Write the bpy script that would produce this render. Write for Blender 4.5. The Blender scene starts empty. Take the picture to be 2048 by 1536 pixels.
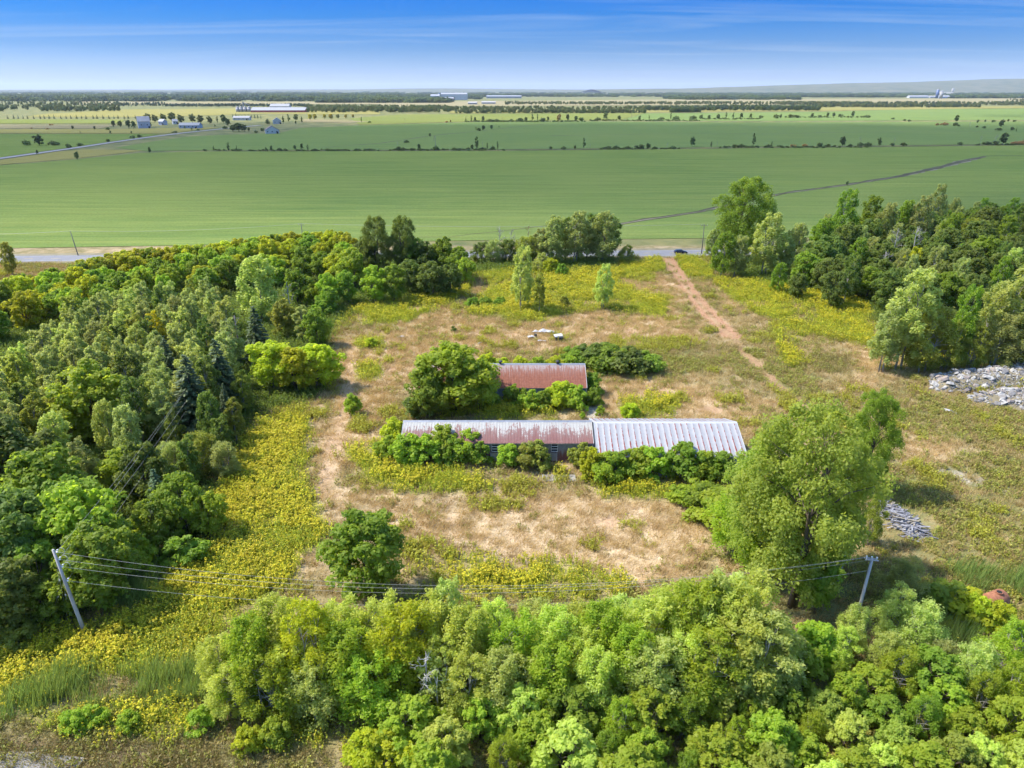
import bpy, math, random, zlib
import numpy as np
from mathutils import Vector

# ------------------------------------------------------------------ camera, sky, sun, exposure
scene = bpy.context.scene
COL = scene.collection
CAM_H, FPX = 52.0, 1450.0                       # drone height, focal length in pixels of a 2048 wide frame
PITCH = math.atan(588.0 / FPX)
cam = bpy.data.cameras.new("camera"); cam_o = bpy.data.objects.new("camera", cam); COL.objects.link(cam_o)
cam_o.location = (0, 0, CAM_H); cam_o.rotation_euler = (math.pi / 2 - PITCH, 0, 0)
cam.sensor_width = 36; cam.lens = 36 * FPX / 2048; cam.clip_start = 0.5; cam.clip_end = 90000
scene.camera = cam_o

SUN_EL = math.radians(53)
SUN_AZ = math.atan2(-0.95, 0.12)                # towards the sun, from +Y towards +X
SUN_DIR = Vector((math.sin(SUN_AZ) * math.cos(SUN_EL), math.cos(SUN_AZ) * math.cos(SUN_EL), math.sin(SUN_EL)))
sun = bpy.data.lights.new("sun", 'SUN'); sun.energy = 2.85; sun.angle = math.radians(4.0); sun.color = (1.0, 0.93, 0.82)
sun_o = bpy.data.objects.new("sun", sun); COL.objects.link(sun_o)
sun_o.rotation_euler = SUN_DIR.to_track_quat('Z', 'Y').to_euler(); sun_o.location = (-60, 90, 150)

world = bpy.data.worlds.new("World"); scene.world = world; world.use_nodes = True
wt = world.node_tree; wt.nodes.clear()
def wn(t, **k):
    n = wt.nodes.new(t)
    for a, b in k.items(): setattr(n, a, b)
    return n
w_out = wn('ShaderNodeOutputWorld'); w_bg = wn('ShaderNodeBackground'); w_bg.inputs['Strength'].default_value = 0.15
w_sky = wn('ShaderNodeTexSky', sky_type='NISHITA', sun_disc=False, sun_elevation=SUN_EL, sun_rotation=SUN_AZ)
w_sky.air_density = 1.0; w_sky.dust_density = 0.4; w_sky.ozone_density = 1.6
w_tc = wn('ShaderNodeTexCoord'); w_sep = wn('ShaderNodeSeparateXYZ')
wt.links.new(w_tc.outputs['Generated'], w_sep.inputs[0])
w_ramp = wn('ShaderNodeValToRGB'); cr = w_ramp.color_ramp
cr.elements[0].position = 0.0; cr.elements[0].color = (0.19, 0.25, 0.48, 1)
cr.elements[1].position = 1.0; cr.elements[1].color = (0.85, 0.92, 1.0, 1)
for p_, c_ in ((0.014, (0.155, 0.215, 0.405, 1)), (0.047, (0.060, 0.130, 0.295, 1)), (0.080, (0.010, 0.100, 0.285, 1)), (0.102, (0.001, 0.092, 0.30, 1)), (0.2, (0.10, 0.28, 0.50, 1)), (0.42, (0.70, 0.85, 0.98, 1))):
    e = cr.elements.new(p_); e.color = c_
wt.links.new(w_sep.outputs['Z'], w_ramp.inputs[0])
w_mul = wn('ShaderNodeMixRGB', blend_type='MULTIPLY'); w_mul.inputs[0].default_value = 1
wt.links.new(w_sky.outputs[0], w_mul.inputs[1]); wt.links.new(w_ramp.outputs[0], w_mul.inputs[2])
# thin cirrus, laid out on a flat layer overhead
w_zz = wn('ShaderNodeMath', operation='MAXIMUM'); w_zz.inputs[1].default_value = 0.0
wt.links.new(w_sep.outputs['Z'], w_zz.inputs[0])
w_z2 = wn('ShaderNodeMath', operation='ADD'); w_z2.inputs[1].default_value = 0.045; wt.links.new(w_zz.outputs[0], w_z2.inputs[0])
w_cx = wn('ShaderNodeMath', operation='DIVIDE'); w_cy = wn('ShaderNodeMath', operation='DIVIDE')
wt.links.new(w_sep.outputs['X'], w_cx.inputs[0]); wt.links.new(w_z2.outputs[0], w_cx.inputs[1])
wt.links.new(w_sep.outputs['Y'], w_cy.inputs[0]); wt.links.new(w_z2.outputs[0], w_cy.inputs[1])
w_comb = wn('ShaderNodeCombineXYZ'); wt.links.new(w_cx.outputs[0], w_comb.inputs[0]); wt.links.new(w_cy.outputs[0], w_comb.inputs[1])
w_map = wn('ShaderNodeMapping'); w_map.inputs['Rotation'].default_value = (0, 0, 0.3); w_map.inputs['Scale'].default_value = (0.20, 0.80, 1)
wt.links.new(w_comb.outputs[0], w_map.inputs[0])
w_no = wn('ShaderNodeTexNoise'); w_no.inputs['Scale'].default_value = 1.0; w_no.inputs['Detail'].default_value = 8; w_no.inputs['Roughness'].default_value = 0.55
w_no.inputs['Distortion'].default_value = 0.6
wt.links.new(w_map.outputs[0], w_no.inputs['Vector'])
w_cr2 = wn('ShaderNodeValToRGB'); w_cr2.color_ramp.elements[0].position = 0.50; w_cr2.color_ramp.elements[0].color = (0, 0, 0, 1)
w_cr2.color_ramp.elements[1].position = 0.74; w_cr2.color_ramp.elements[1].color = (0.42, 0.42, 0.42, 1)
wt.links.new(w_no.outputs[0], w_cr2.inputs[0])
w_mix = wn('ShaderNodeMixRGB'); w_mix.inputs[2].default_value = (1.1, 1.45, 2.0, 1)
wt.links.new(w_cr2.outputs[0], w_mix.inputs[0]); wt.links.new(w_mul.outputs[0], w_mix.inputs[1])
wt.links.new(w_mix.outputs[0], w_bg.inputs[0]); wt.links.new(w_bg.outputs[0], w_out.inputs[0])

vs = scene.view_settings
vs.view_transform = 'Standard'; vs.look = 'None'; vs.gamma = 1; vs.use_curve_mapping = False
vs.exposure = 1.62
cy = scene.cycles
cy.max_bounces = 6; cy.diffuse_bounces = 3; cy.glossy_bounces = 2; cy.transmission_bounces = 4
cy.transparent_max_bounces = 8; cy.volume_bounces = 0
cy.use_adaptive_sampling = True; cy.adaptive_threshold = 0.02; cy.use_denoising = True; cy.sample_clamp_indirect = 6

# ------------------------------------------------------------------ geometry of the view (photo pixel -> point on the land)
CP, SP = math.cos(PITCH), math.sin(PITCH)
def G(px, py, z=0.0):
    u = (px - 1024) / FPX; v = (768 - py) / FPX
    t = (z - CAM_H) / (-SP + v * CP)
    return (u * t, (CP + v * SP) * t)
def PIX(x, y, z=0.0):
    dz = z - CAM_H
    zc = y * CP - dz * SP
    return 1024 + FPX * x / zc, 768 - FPX * (y * SP + dz * CP) / zc
def HGT(px, pb, pt):
    x, y = G(px, pb); v = (768 - pt) / FPX
    return CAM_H + (-SP + v * CP) * y / (CP + v * SP)

def tag(o, label=None, cat=None, group=None, kind=None):
    if label: o["label"] = label
    if cat: o["category"] = cat
    if group: o["group"] = group
    if kind: o["kind"] = kind
    return o
def empty(name, loc=(0, 0, 0), rz=0.0, sc=(1, 1, 1)):
    o = bpy.data.objects.new(name, None); COL.objects.link(o)
    o.location = loc; o.rotation_euler = (0, 0, rz); o.scale = sc; o.empty_display_size = 0.3
    return o
def link(name, me, parent=None, loc=(0, 0, 0), rot=(0, 0, 0), sc=(1, 1, 1)):
    o = bpy.data.objects.new(name, me); COL.objects.link(o)
    o.location = loc; o.rotation_euler = rot; o.scale = sc
    if parent: o.parent = parent
    return o

# ------------------------------------------------------------------ noise and masks in numpy
def _hash(ix, iy, seed):
    n = (ix * 374761393 + iy * 668265263 + seed * 974634539) & 0xffffffff
    n = ((n ^ (n >> 13)) * 1274126177) & 0xffffffff
    return ((n ^ (n >> 16)) & 0xffff) / 65535.0
def vnoise(x, y, seed=0):
    xi = np.floor(x).astype(np.int64); yi = np.floor(y).astype(np.int64)
    fx = x - xi; fy = y - yi; fx = fx * fx * (3 - 2 * fx); fy = fy * fy * (3 - 2 * fy)
    a = _hash(xi, yi, seed); b = _hash(xi + 1, yi, seed); c = _hash(xi, yi + 1, seed); d = _hash(xi + 1, yi + 1, seed)
    return (a * (1 - fx) + b * fx) * (1 - fy) + (c * (1 - fx) + d * fx) * fy
def fbm(x, y, scale, seed=0, octs=3):
    s = 0; a = 1; t = 0
    for i in range(octs):
        s = s + a * vnoise(x / scale, y / scale, seed + i * 17); t += a; a *= 0.55; scale *= 0.47
    return s / t
def poly_sd(px, py, poly):
    """signed distance (positive inside) of points to a polygon"""
    px = np.asarray(px, float); py = np.asarray(py, float)
    inside = np.zeros(px.shape, bool); dist = np.full(px.shape, 1e9)
    n = len(poly)
    for i in range(n):
        x0, y0 = poly[i]; x1, y1 = poly[(i + 1) % n]
        if y0 != y1:
            c = ((y0 > py) != (y1 > py)) & (px < (x1 - x0) * (py - y0) / (y1 - y0) + x0)
            inside ^= c
        dx, dy = x1 - x0, y1 - y0
        t = np.clip(((px - x0) * dx + (py - y0) * dy) / (dx * dx + dy * dy + 1e-9), 0, 1)
        dist = np.minimum(dist, np.hypot(px - x0 - t * dx, py - y0 - t * dy))
    return np.where(inside, dist, -dist)

# ------------------------------------------------------------------ mesh helpers
def np_mesh(name, verts, faces, mat=None, attrs=None, smooth=False, mat_idx=None, mats=None):
    verts = np.asarray(verts, np.float32); faces = np.asarray(faces, np.int32)
    me = bpy.data.meshes.new(name)
    k = faces.shape[1]; nf = faces.shape[0]
    me.vertices.add(len(verts)); me.vertices.foreach_set("co", verts.ravel())
    me.loops.add(nf * k); me.loops.foreach_set("vertex_index", faces.ravel())
    me.polygons.add(nf)
    me.polygons.foreach_set("loop_start", np.arange(0, nf * k, k, dtype=np.int32))
    me.polygons.foreach_set("loop_total", np.full(nf, k, np.int32))
    if smooth: me.polygons.foreach_set("use_smooth", np.ones(nf, bool))
    for m in (mats or ([mat] if mat else [])): me.materials.append(m)
    if mat_idx is not None: me.polygons.foreach_set("material_index", np.asarray(mat_idx, np.int32))
    for an, av in (attrs or {}).items():
        a = me.attributes.new(an, 'FLOAT', 'POINT'); a.data.foreach_set("value", np.asarray(av, np.float32))
    me.update(); me.validate()
    return me

class MB:
    """collects simple solids into one mesh"""
    def __init__(s): s.v = []; s.f = []
    def quad(s, a, b, c, d):
        n = len(s.v); s.v += [a, b, c, d]; s.f.append((n, n + 1, n + 2, n + 3))
    def box(s, x0, x1, y0, y1, z0, z1):
        n = len(s.v)
        s.v += [(x0, y0, z0), (x1, y0, z0), (x1, y1, z0), (x0, y1, z0), (x0, y0, z1), (x1, y0, z1), (x1, y1, z1), (x0, y1, z1)]
        for q in ((0, 3, 2, 1), (4, 5, 6, 7), (0, 1, 5, 4), (1, 2, 6, 5), (2, 3, 7, 6), (3, 0, 4, 7)):
            s.f.append(tuple(n + i for i in q))
        return s
    def prism(s, pts, axis, a0, a1):
        """closed outline pts (2D) extruded along axis 'x' or 'y' or 'z'"""
        n = len(s.v); k = len(pts)
        mk = {'x': lambda p, a: (a, p[0], p[1]), 'y': lambda p, a: (p[0], a, p[1]), 'z': lambda p, a: (p[0], p[1], a)}[axis]
        s.v += [mk(p, a0) for p in pts] + [mk(p, a1) for p in pts]
        for i in range(k):
            j = (i + 1) % k; s.f.append((n + i, n + j, n + k + j, n + k + i))
        s.f.append(tuple(n + i for i in reversed(range(k)))); s.f.append(tuple(n + k + i for i in range(k)))
        return s
    def tube(s, path, radii, seg=6, cap=True):
        path = [Vector(p) for p in path]
        if not hasattr(radii, '__len__'): radii = [radii] * len(path)
        base = len(s.v)
        for i, p in enumerate(path):
            d = (path[min(i + 1, len(path) - 1)] - path[max(i - 1, 0)])
            if d.length < 1e-6: d = Vector((0, 0, 1))
            d.normalize()
            a = d.orthogonal().normalized() if abs(d.z) > 0.95 else Vector((0, 0, 1)).cross(d).normalized()
            b = d.cross(a)
            for k in range(seg):
                t = 2 * math.pi * k / seg
                s.v.append(tuple(p + (a * math.cos(t) + b * math.sin(t)) * radii[i]))
        for i in range(len(path) - 1):
            for k in range(seg):
                k2 = (k + 1) % seg
                s.f.append((base + i * seg + k, base + i * seg + k2, base + (i + 1) * seg + k2, base + (i + 1) * seg + k))
        if cap:
            s.f.append(tuple(base + k for k in reversed(range(seg))))
            e = base + (len(path) - 1) * seg
            s.f.append(tuple(e + k for k in range(seg)))
        return s
    def mesh(s, name, mat, smooth=False):
        me = bpy.data.meshes.new(name); me.from_pydata(s.v, [], s.f)
        if mat: me.materials.append(mat)
        if smooth: me.polygons.foreach_set("use_smooth", [True] * len(me.polygons))
        me.update(); return me
    def build(s, name, mat, parent=None, loc=(0, 0, 0), rot=(0, 0, 0), smooth=False):
        return link(name, s.mesh(name, mat, smooth), parent, loc, rot)

# ------------------------------------------------------------------ materials
class NT:
    def __init__(s, name):
        s.m = bpy.data.materials.new(name); s.m.use_nodes = True; s.t = s.m.node_tree; s.t.nodes.clear()
        s.out = s.n('ShaderNodeOutputMaterial')
    def n(s, t, **k):
        x = s.t.nodes.new(t)
        for a, b in k.items(): setattr(x, a, b)
        return x
    def l(s, a, b): s.t.links.new(a, b)
    def val(s, sock, v):
        if hasattr(v, 'links') or isinstance(v, bpy.types.NodeSocket): s.l(v, sock)
        else: sock.default_value = v
    def noise(s, scale, detail=3, rough=0.55, vec=None, dist=0.0):
        x = s.n('ShaderNodeTexNoise'); x.inputs['Scale'].default_value = scale; x.inputs['Detail'].default_value = detail
        x.inputs['Roughness'].default_value = rough; x.inputs['Distortion'].default_value = dist
        if vec is not None: s.l(vec, x.inputs['Vector'])
        return x.outputs['Fac'] if 'Fac' in x.outputs else x.outputs[0]
    def pos(s, scale=(1, 1, 1), rot=(0, 0, 0), obj=False):
        if obj: src = s.n('ShaderNodeTexCoord').outputs['Object']
        else: src = s.n('ShaderNodeNewGeometry').outputs['Position']
        mp = s.n('ShaderNodeMapping'); mp.inputs['Scale'].default_value = scale; mp.inputs['Rotation'].default_value = rot
        s.l(src, mp.inputs[0]); return mp.outputs[0]
    def ramp(s, fac, stops, interp='LINEAR'):
        r = s.n('ShaderNodeValToRGB'); c = r.color_ramp; c.interpolation = interp
        while len(c.elements) < len(stops): c.elements.new(0.5)
        for e, (p, col) in zip(c.elements, stops):
            e.position = p; e.color = (col, col, col, 1) if not hasattr(col, '__len__') else (*col[:3], 1)
        s.l(fac, r.inputs[0]); return r.outputs[0]
    def mix(s, fac, a, b, mode='MIX'):
        x = s.n('ShaderNodeMixRGB', blend_type=mode)
        s.val(x.inputs[0], fac)
        for i, v in ((1, a), (2, b)):
            if isinstance(v, bpy.types.NodeSocket): s.l(v, x.inputs[i])
            else: x.inputs[i].default_value = (*v[:3], 1)
        return x.outputs[0]
    def math(s, op, a, b=0.0, c=None, clamp=False):
        x = s.n('ShaderNodeMath', operation=op, use_clamp=clamp)
        s.val(x.inputs[0], a); s.val(x.inputs[1], b)
        if c is not None: s.val(x.inputs[2], c)
        return x.outputs[0]
    def attr(s, name):
        return s.n('ShaderNodeAttribute', attribute_name=name).outputs['Fac']
    def bump(s, h, strength=0.4, dist=0.1):
        b = s.n('ShaderNodeBump'); b.inputs['Strength'].default_value = strength; b.inputs['Distance'].default_value = dist
        s.l(h, b.inputs['Height']); return b.outputs[0]
    def bsdf(s, col, rough=0.8, metal=0.0, spec=0.3, normal=None):
        p = s.n('ShaderNodeBsdfPrincipled')
        if isinstance(col, bpy.types.NodeSocket): s.l(col, p.inputs['Base Color'])
        else: p.inputs['Base Color'].default_value = (*col[:3], 1)
        s.val(p.inputs['Roughness'], rough); s.val(p.inputs['Metallic'], metal)
        p.inputs['Specular IOR Level'].default_value = spec
        if normal is not None: s.l(normal, p.inputs['Normal'])
        s.l(p.outputs[0], s.out.inputs[0]); return p

MATS = {}
def foliage(name, dark, light, trans=0.55, tscale=1.9, hue=0.025, nscale=0.55):
    s = NT(name)
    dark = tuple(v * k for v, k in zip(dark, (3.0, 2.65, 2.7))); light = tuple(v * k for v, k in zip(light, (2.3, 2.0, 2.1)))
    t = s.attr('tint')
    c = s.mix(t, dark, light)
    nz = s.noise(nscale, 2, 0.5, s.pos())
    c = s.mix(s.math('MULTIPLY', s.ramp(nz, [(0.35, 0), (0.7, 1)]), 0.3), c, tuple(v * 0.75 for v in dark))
    oi = s.n('ShaderNodeObjectInfo')
    hs = s.n('ShaderNodeHueSaturation')
    s.l(s.math('MULTIPLY_ADD', oi.outputs['Random'], hue, 0.5 - hue / 2), hs.inputs['Hue'])
    s.l(s.math('MULTIPLY_ADD', oi.outputs['Random'], 0.28, 0.86), hs.inputs['Value'])
    s.l(c, hs.inputs['Color'])
    c = hs.outputs[0]
    p = s.n('ShaderNodeBsdfPrincipled'); s.l(c, p.inputs['Base Color']); p.inputs['Roughness'].default_value = 0.55
    p.inputs['Specular IOR Level'].default_value = 0.22
    tr = s.n('ShaderNodeBsdfTranslucent')
    s.l(s.mix(1.0, c, (tscale * 1.05, tscale * 1.0, tscale * 0.6), 'MULTIPLY'), tr.inputs[0])
    mx = s.n('ShaderNodeMixShader'); mx.inputs[0].default_value = trans
    s.l(p.outputs[0], mx.inputs[1]); s.l(tr.outputs[0], mx.inputs[2]); s.l(mx.outputs[0], s.out.inputs[0])
    MATS[name] = s.m; return s.m
foliage('lime', (0.085, 0.125, 0.008), (0.21, 0.25, 0.016))
foliage('green', (0.045, 0.085, 0.010), (0.115, 0.17, 0.018))
foliage('bright', (0.065, 0.115, 0.010), (0.16, 0.215, 0.022))
foliage('dark', (0.032, 0.058, 0.012), (0.088, 0.125, 0.024))
foliage('grey', (0.072, 0.100, 0.032), (0.175, 0.215, 0.076))
foliage('silver', (0.085, 0.125, 0.030), (0.215, 0.268, 0.082))
foliage('olive', (0.062, 0.082, 0.014), (0.142, 0.170, 0.030))
foliage('yellow', (0.13, 0.14, 0.010), (0.24, 0.24, 0.016))
foliage('cotton', (0.064, 0.102, 0.015), (0.155, 0.208, 0.036))
foliage('pale', (0.098, 0.142, 0.026), (0.225, 0.280, 0.066), trans=0.6)
foliage('boxelder', (0.082, 0.106, 0.008), (0.195, 0.220, 0.013))
foliage('spruce', (0.024, 0.046, 0.018), (0.072, 0.108, 0.048), trans=0.2, hue=0.03)
foliage('rusty', (0.10, 0.07, 0.02), (0.2, 0.14, 0.05), trans=0.2)
foliage('far_green', (0.030, 0.050, 0.016), (0.075, 0.105, 0.034), trans=0.3)
foliage('far_grey', (0.045, 0.062, 0.024), (0.11, 0.130, 0.05), trans=0.3)
foliage('far_yellow', (0.11, 0.12, 0.016), (0.22, 0.21, 0.03), trans=0.25)
foliage('far_blue', (0.022, 0.042, 0.020), (0.05, 0.075, 0.035), trans=0.1)
foliage('straw', (0.125, 0.098, 0.04), (0.28, 0.235, 0.115), trans=0.25, tscale=1.2, hue=0.02, nscale=0.25)
foliage('hay', (0.078, 0.068, 0.022), (0.185, 0.16, 0.06), trans=0.25, tscale=1.2, hue=0.03, nscale=0.25)
foliage('weed', (0.060, 0.075, 0.014), (0.16, 0.17, 0.035), trans=0.3)
foliage('weed_yellow', (0.085, 0.10, 0.012), (0.17, 0.18, 0.02), trans=0.3)
foliage('goldstem', (0.075, 0.105, 0.010), (0.150, 0.185, 0.018), trans=0.4)
foliage('goldbloom', (0.150, 0.146, 0.008), (0.270, 0.272, 0.013), trans=0.3, tscale=1.3, hue=0.02)
foliage('reed', (0.042, 0.072, 0.016), (0.115, 0.165, 0.044), trans=0.35)
foliage('brownweed', (0.055, 0.054, 0.016), (0.14, 0.132, 0.046), trans=0.15)
foliage('crop', (0.045, 0.10, 0.018), (0.10, 0.17, 0.035), trans=0.3)

def bark(name, a, b, scale=4.0):
    s = NT(name)
    nz = s.noise(scale, 4, 0.6, s.pos((1, 1, 0.25)))
    s.bsdf(s.ramp(nz, [(0.3, a), (0.7, b)]), 0.9, 0, 0.15, s.bump(nz, 0.5, 0.05)); MATS[name] = s.m
bark('bark', (0.07, 0.055, 0.042), (0.17, 0.14, 0.11)); bark('pale_bark', (0.17, 0.165, 0.14), (0.34, 0.33, 0.29))
bark('white_wood', (0.42, 0.40, 0.37), (0.6, 0.58, 0.55)); bark('dead_wood', (0.24, 0.22, 0.2), (0.42, 0.39, 0.36)); bark('pole_wood', (0.30, 0.285, 0.275), (0.44, 0.42, 0.41), 2.5)
bark('dark_pole', (0.13, 0.11, 0.1), (0.22, 0.2, 0.19), 2.5)
def plain(name, col, rough=0.6, metal=0.0, var=0.18, scale=1.5, spec=0.3):
    s = NT(name)
    nz = s.noise(scale, 4, 0.6, s.pos())
    c = s.ramp(nz, [(0.25, tuple(v * (1 - var) for v in col)), (0.75, tuple(min(1, v * (1 + var)) for v in col))])
    s.bsdf(c, rough, metal, spec); MATS[name] = s.m
plain('concrete', (0.28, 0.27, 0.25), 0.9, scale=0.8); plain('white_paint', (0.44, 0.445, 0.46), 0.5, var=0.08)
plain('grey_metal', (0.30, 0.31, 0.335), 0.4, 0.5); plain('dark_metal', (0.05, 0.055, 0.06), 0.5, 0.3)
plain('wire', (0.34, 0.34, 0.32), 0.5, 0.0, 0.05); plain('porcelain', (0.75, 0.75, 0.74), 0.25, var=0.05)
plain('glass', (0.02, 0.025, 0.03), 0.12, 0, 0.1, spec=0.6); plain('dark_gap', (0.012, 0.013, 0.015), 0.9)
plain('car_paint', (0.012, 0.014, 0.035), 0.22, 0.3, 0.1, spec=0.6); plain('rubber', (0.02, 0.02, 0.02), 0.8)
plain('tail_red', (0.35, 0.02, 0.02), 0.3); plain('lamp_clear', (0.7, 0.7, 0.68), 0.2)
plain('tarp', (0.38, 0.38, 0.39), 0.6, var=0.15, scale=1.2); plain('blue_grey', (0.16, 0.19, 0.24), 0.6)
plain('barn_grey', (0.40, 0.40, 0.46), 0.7, scale=0.15); plain('barn_white', (0.45, 0.45, 0.46), 0.6, var=0.08, scale=0.1)
plain('roof_grey', (0.32, 0.315, 0.34), 0.5, 0.1, scale=0.1); plain('roof_white', (0.30, 0.30, 0.31), 0.5, var=0.06, scale=0.1)
plain('roof_brown', (0.22, 0.17, 0.18), 0.8, scale=0.15); plain('barn_red', (0.34, 0.09, 0.08), 0.8, scale=0.1); plain('silo_blue', (0.10, 0.14, 0.26), 0.4)
plain('barn_blue', (0.30, 0.34, 0.44), 0.6, scale=0.1)
plain('asphalt', (0.19, 0.19, 0.205), 0.9, var=0.12, scale=0.4); plain('line_white', (0.4, 0.4, 0.4), 0.7, var=0.1)
plain('line_yellow', (0.6, 0.42, 0.06), 0.7, var=0.1); plain('gravel_road', (0.27, 0.26, 0.25), 0.95, var=0.15, scale=0.5)
plain('shoulder', (0.20, 0.175, 0.11), 0.95, var=0.3, scale=0.25); plain('rust', (0.26, 0.11, 0.06), 0.85, var=0.4, scale=3)
plain('grey_board', (0.19, 0.19, 0.215), 0.85, var=0.45, scale=2.2); plain('pale_board', (0.28, 0.28, 0.295), 0.85, var=0.3, scale=2.2)
plain('tan_board', (0.24, 0.21, 0.16), 0.85, var=0.25, scale=2.2); plain('dark_board', (0.10, 0.098, 0.108), 0.9, var=0.3, scale=2.2)
plain('rubble_grey', (0.19, 0.18, 0.175), 0.9, var=0.35, scale=1.8); plain('rubble_white', (0.34, 0.325, 0.30), 0.9, var=0.2, scale=1.8)
plain('rubble_dark', (0.075, 0.075, 0.085), 0.9, var=0.4, scale=1.8); plain('rubble_pink', (0.28, 0.235, 0.21), 0.9, var=0.2, scale=1.8)
plain('ditch_dark', (0.075, 0.068, 0.030), 0.95, var=0.5, scale=0.2); plain('soil_mound', (0.19, 0.16, 0.10), 0.95, var=0.4, scale=0.7)

def roof_rust(name, style):
    """painted sheet metal with rust; 'u' runs across a sheet, 'v' from ridge to eave"""
    s = NT(name)
    u = s.attr('u'); v = s.attr('v')
    streak = s.noise(1.0, 4, 0.65, s.pos((5.5, 0.45, 0.45)))
    fine = s.noise(1.0, 5, 0.7, s.pos((2.2, 2.2, 2.2)))
    big = s.noise(1.0, 2, 0.5, s.pos((0.18, 0.5, 0.5)))
    rustc = s.ramp(fine, [(0.25, (0.135, 0.045, 0.028)), (0.55, (0.20, 0.075, 0.047)), (0.8, (0.265, 0.118, 0.08))])
    if style == 'red':
        white = s.ramp(streak, [(0.35, (0.26, 0.20, 0.185)), (0.7, (0.36, 0.335, 0.34))])
        m = s.math('ADD', v, s.math('MULTIPLY', s.math('SUBTRACT', streak, 0.5), 1.6))
        m = s.math('ADD', m, s.math('MULTIPLY', s.math('SUBTRACT', fine, 0.5), 0.5))
        rust = s.ramp(m, [(0.06, 0), (0.26, 0.82), (0.5, 1)])
        rustc = s.mix(s.ramp(streak, [(0.6, 0), (0.8, 0.35)]), rustc, (0.28, 0.17, 0.14))
    elif style == 'half':
        white = s.ramp(fine, [(0.3, (0.29, 0.275, 0.25)), (0.6, (0.37, 0.365, 0.345))])
        m = s.math('ADD', v, s.math('MULTIPLY', s.math('SUBTRACT', streak, 0.5), 1.5))
        m = s.math('ADD', m, s.math('MULTIPLY', s.math('SUBTRACT', fine, 0.5), 1.5))
        m = s.math('ADD', m, s.math('MULTIPLY', s.math('SUBTRACT', s.n('ShaderNodeObjectInfo').outputs['Random'], 0.5), 0.34))
        rust = s.ramp(m, [(0.30, 0), (0.44, 0.8), (0.8, 1)])
        rustc = s.ramp(fine, [(0.25, (0.13, 0.055, 0.05)), (0.6, (0.19, 0.095, 0.088)), (0.85, (0.26, 0.165, 0.15))])
    else:
        white = s.ramp(fine, [(0.25, (0.27, 0.27, 0.28)), (0.6, (0.315, 0.315, 0.328))])
        edge = s.math('MULTIPLY', s.math('ABSOLUTE', s.math('SUBTRACT', u, 0.5)), 0.8)              # 0 on the rib in the middle of a sheet
        wob = s.math('MULTIPLY', s.math('SUBTRACT', fine, 0.5), 0.42)
        m = s.math('ADD', s.math('SUBTRACT', 0.088, edge), s.math('MULTIPLY', wob, 0.40))
        m = s.math('ADD', m, s.math('MULTIPLY', s.math('SUBTRACT', v, 0.55), 0.085))
        longn = s.noise(1.0, 3, 0.6, s.pos((0.9, 1.3, 1.3)))
        m = s.math('ADD', m, s.math('MULTIPLY', s.math('SUBTRACT', longn, 0.5), 0.30))
        rust = s.ramp(m, [(0.02, 0), (0.05, 1)])
        rustc = s.ramp(fine, [(0.22, (0.05, 0.03, 0.035)), (0.42, (0.17, 0.04, 0.035)), (0.75, (0.26, 0.065, 0.045))])
    c = s.mix(rust, white, rustc)
    s.bsdf(c, s.ramp(rust, [(0, 0.45), (1, 0.85)]), 0.0, 0.3, s.bump(streak, 0.15, 0.02)); MATS[name] = s.m
roof_rust('roof_rear', 'red'); roof_rust('roof_front', 'half'); roof_rust('roof_panel_white', 'white')
s = NT('wall_sheet')
st = s.noise(1.0, 4, 0.65, s.pos((4.5, 1, 0.5))); vz = s.n('ShaderNodeSeparateXYZ'); s.l(s.n('ShaderNodeNewGeometry').outputs['Position'], vz.inputs[0])
low = s.ramp(s.math('ADD', s.math('MULTIPLY', vz.outputs['Z'], -0.25), s.math('MULTIPLY', st, 1.1)), [(0.0, 0), (0.35, 1)])
s.bsdf(s.mix(low, (0.20, 0.21, 0.22), (0.15, 0.062, 0.055)), 0.6, 0.2, 0.3); MATS['wall_sheet'] = s.m

# the land: zone weights are stored on the ground's vertices, the nodes give the colour and grain of each zone
s = NT('ground')
P1 = s.pos()
n_big = s.noise(0.045, 3, 0.55, P1); n_mid = s.noise(0.28, 4, 0.6, P1); n_fine = s.noise(2.4, 4, 0.65, P1)
olive = s.ramp(n_mid, [(0.28, (0.15, 0.135, 0.055)), (0.5, (0.25, 0.20, 0.10)), (0.72, (0.37, 0.28, 0.17))])
straw = s.ramp(n_mid, [(0.25, (0.33, 0.235, 0.13)), (0.5, (0.47, 0.355, 0.22)), (0.75, (0.60, 0.48, 0.33))])
gold = s.ramp(n_mid, [(0.3, (0.13, 0.14, 0.022)), (0.7, (0.25, 0.24, 0.035))])
weed = s.ramp(n_mid, [(0.3, (0.085, 0.11, 0.03)), (0.7, (0.21, 0.205, 0.075))])
dirt = s.ramp(n_fine, [(0.3, (0.24, 0.125, 0.068)), (0.7, (0.41, 0.245, 0.15))])
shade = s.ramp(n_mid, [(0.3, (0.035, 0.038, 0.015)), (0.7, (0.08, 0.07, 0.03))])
farm = s.ramp(n_big, [(0.35, (0.10, 0.125, 0.045)), (0.65, (0.24, 0.215, 0.085))])
stone = s.ramp(n_fine, [(0.3, (0.25, 0.22, 0.17)), (0.7, (0.40, 0.36, 0.30))])
c = s.mix(s.attr('dry'), olive, straw); c = s.mix(s.attr('brown'), c, (0.24, 0.175, 0.115)); c = s.mix(s.attr('weed'), c, weed); c = s.mix(s.attr('gold'), c, gold)
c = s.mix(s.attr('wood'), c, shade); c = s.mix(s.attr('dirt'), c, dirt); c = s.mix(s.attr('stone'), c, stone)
c = s.mix(s.attr('far'), c, farm)
c = s.mix(0.35, c, s.mix(1.0, c, s.ramp(n_fine, [(0.25, 0.45), (0.75, 1.5)]), 'MULTIPLY'))
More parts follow.
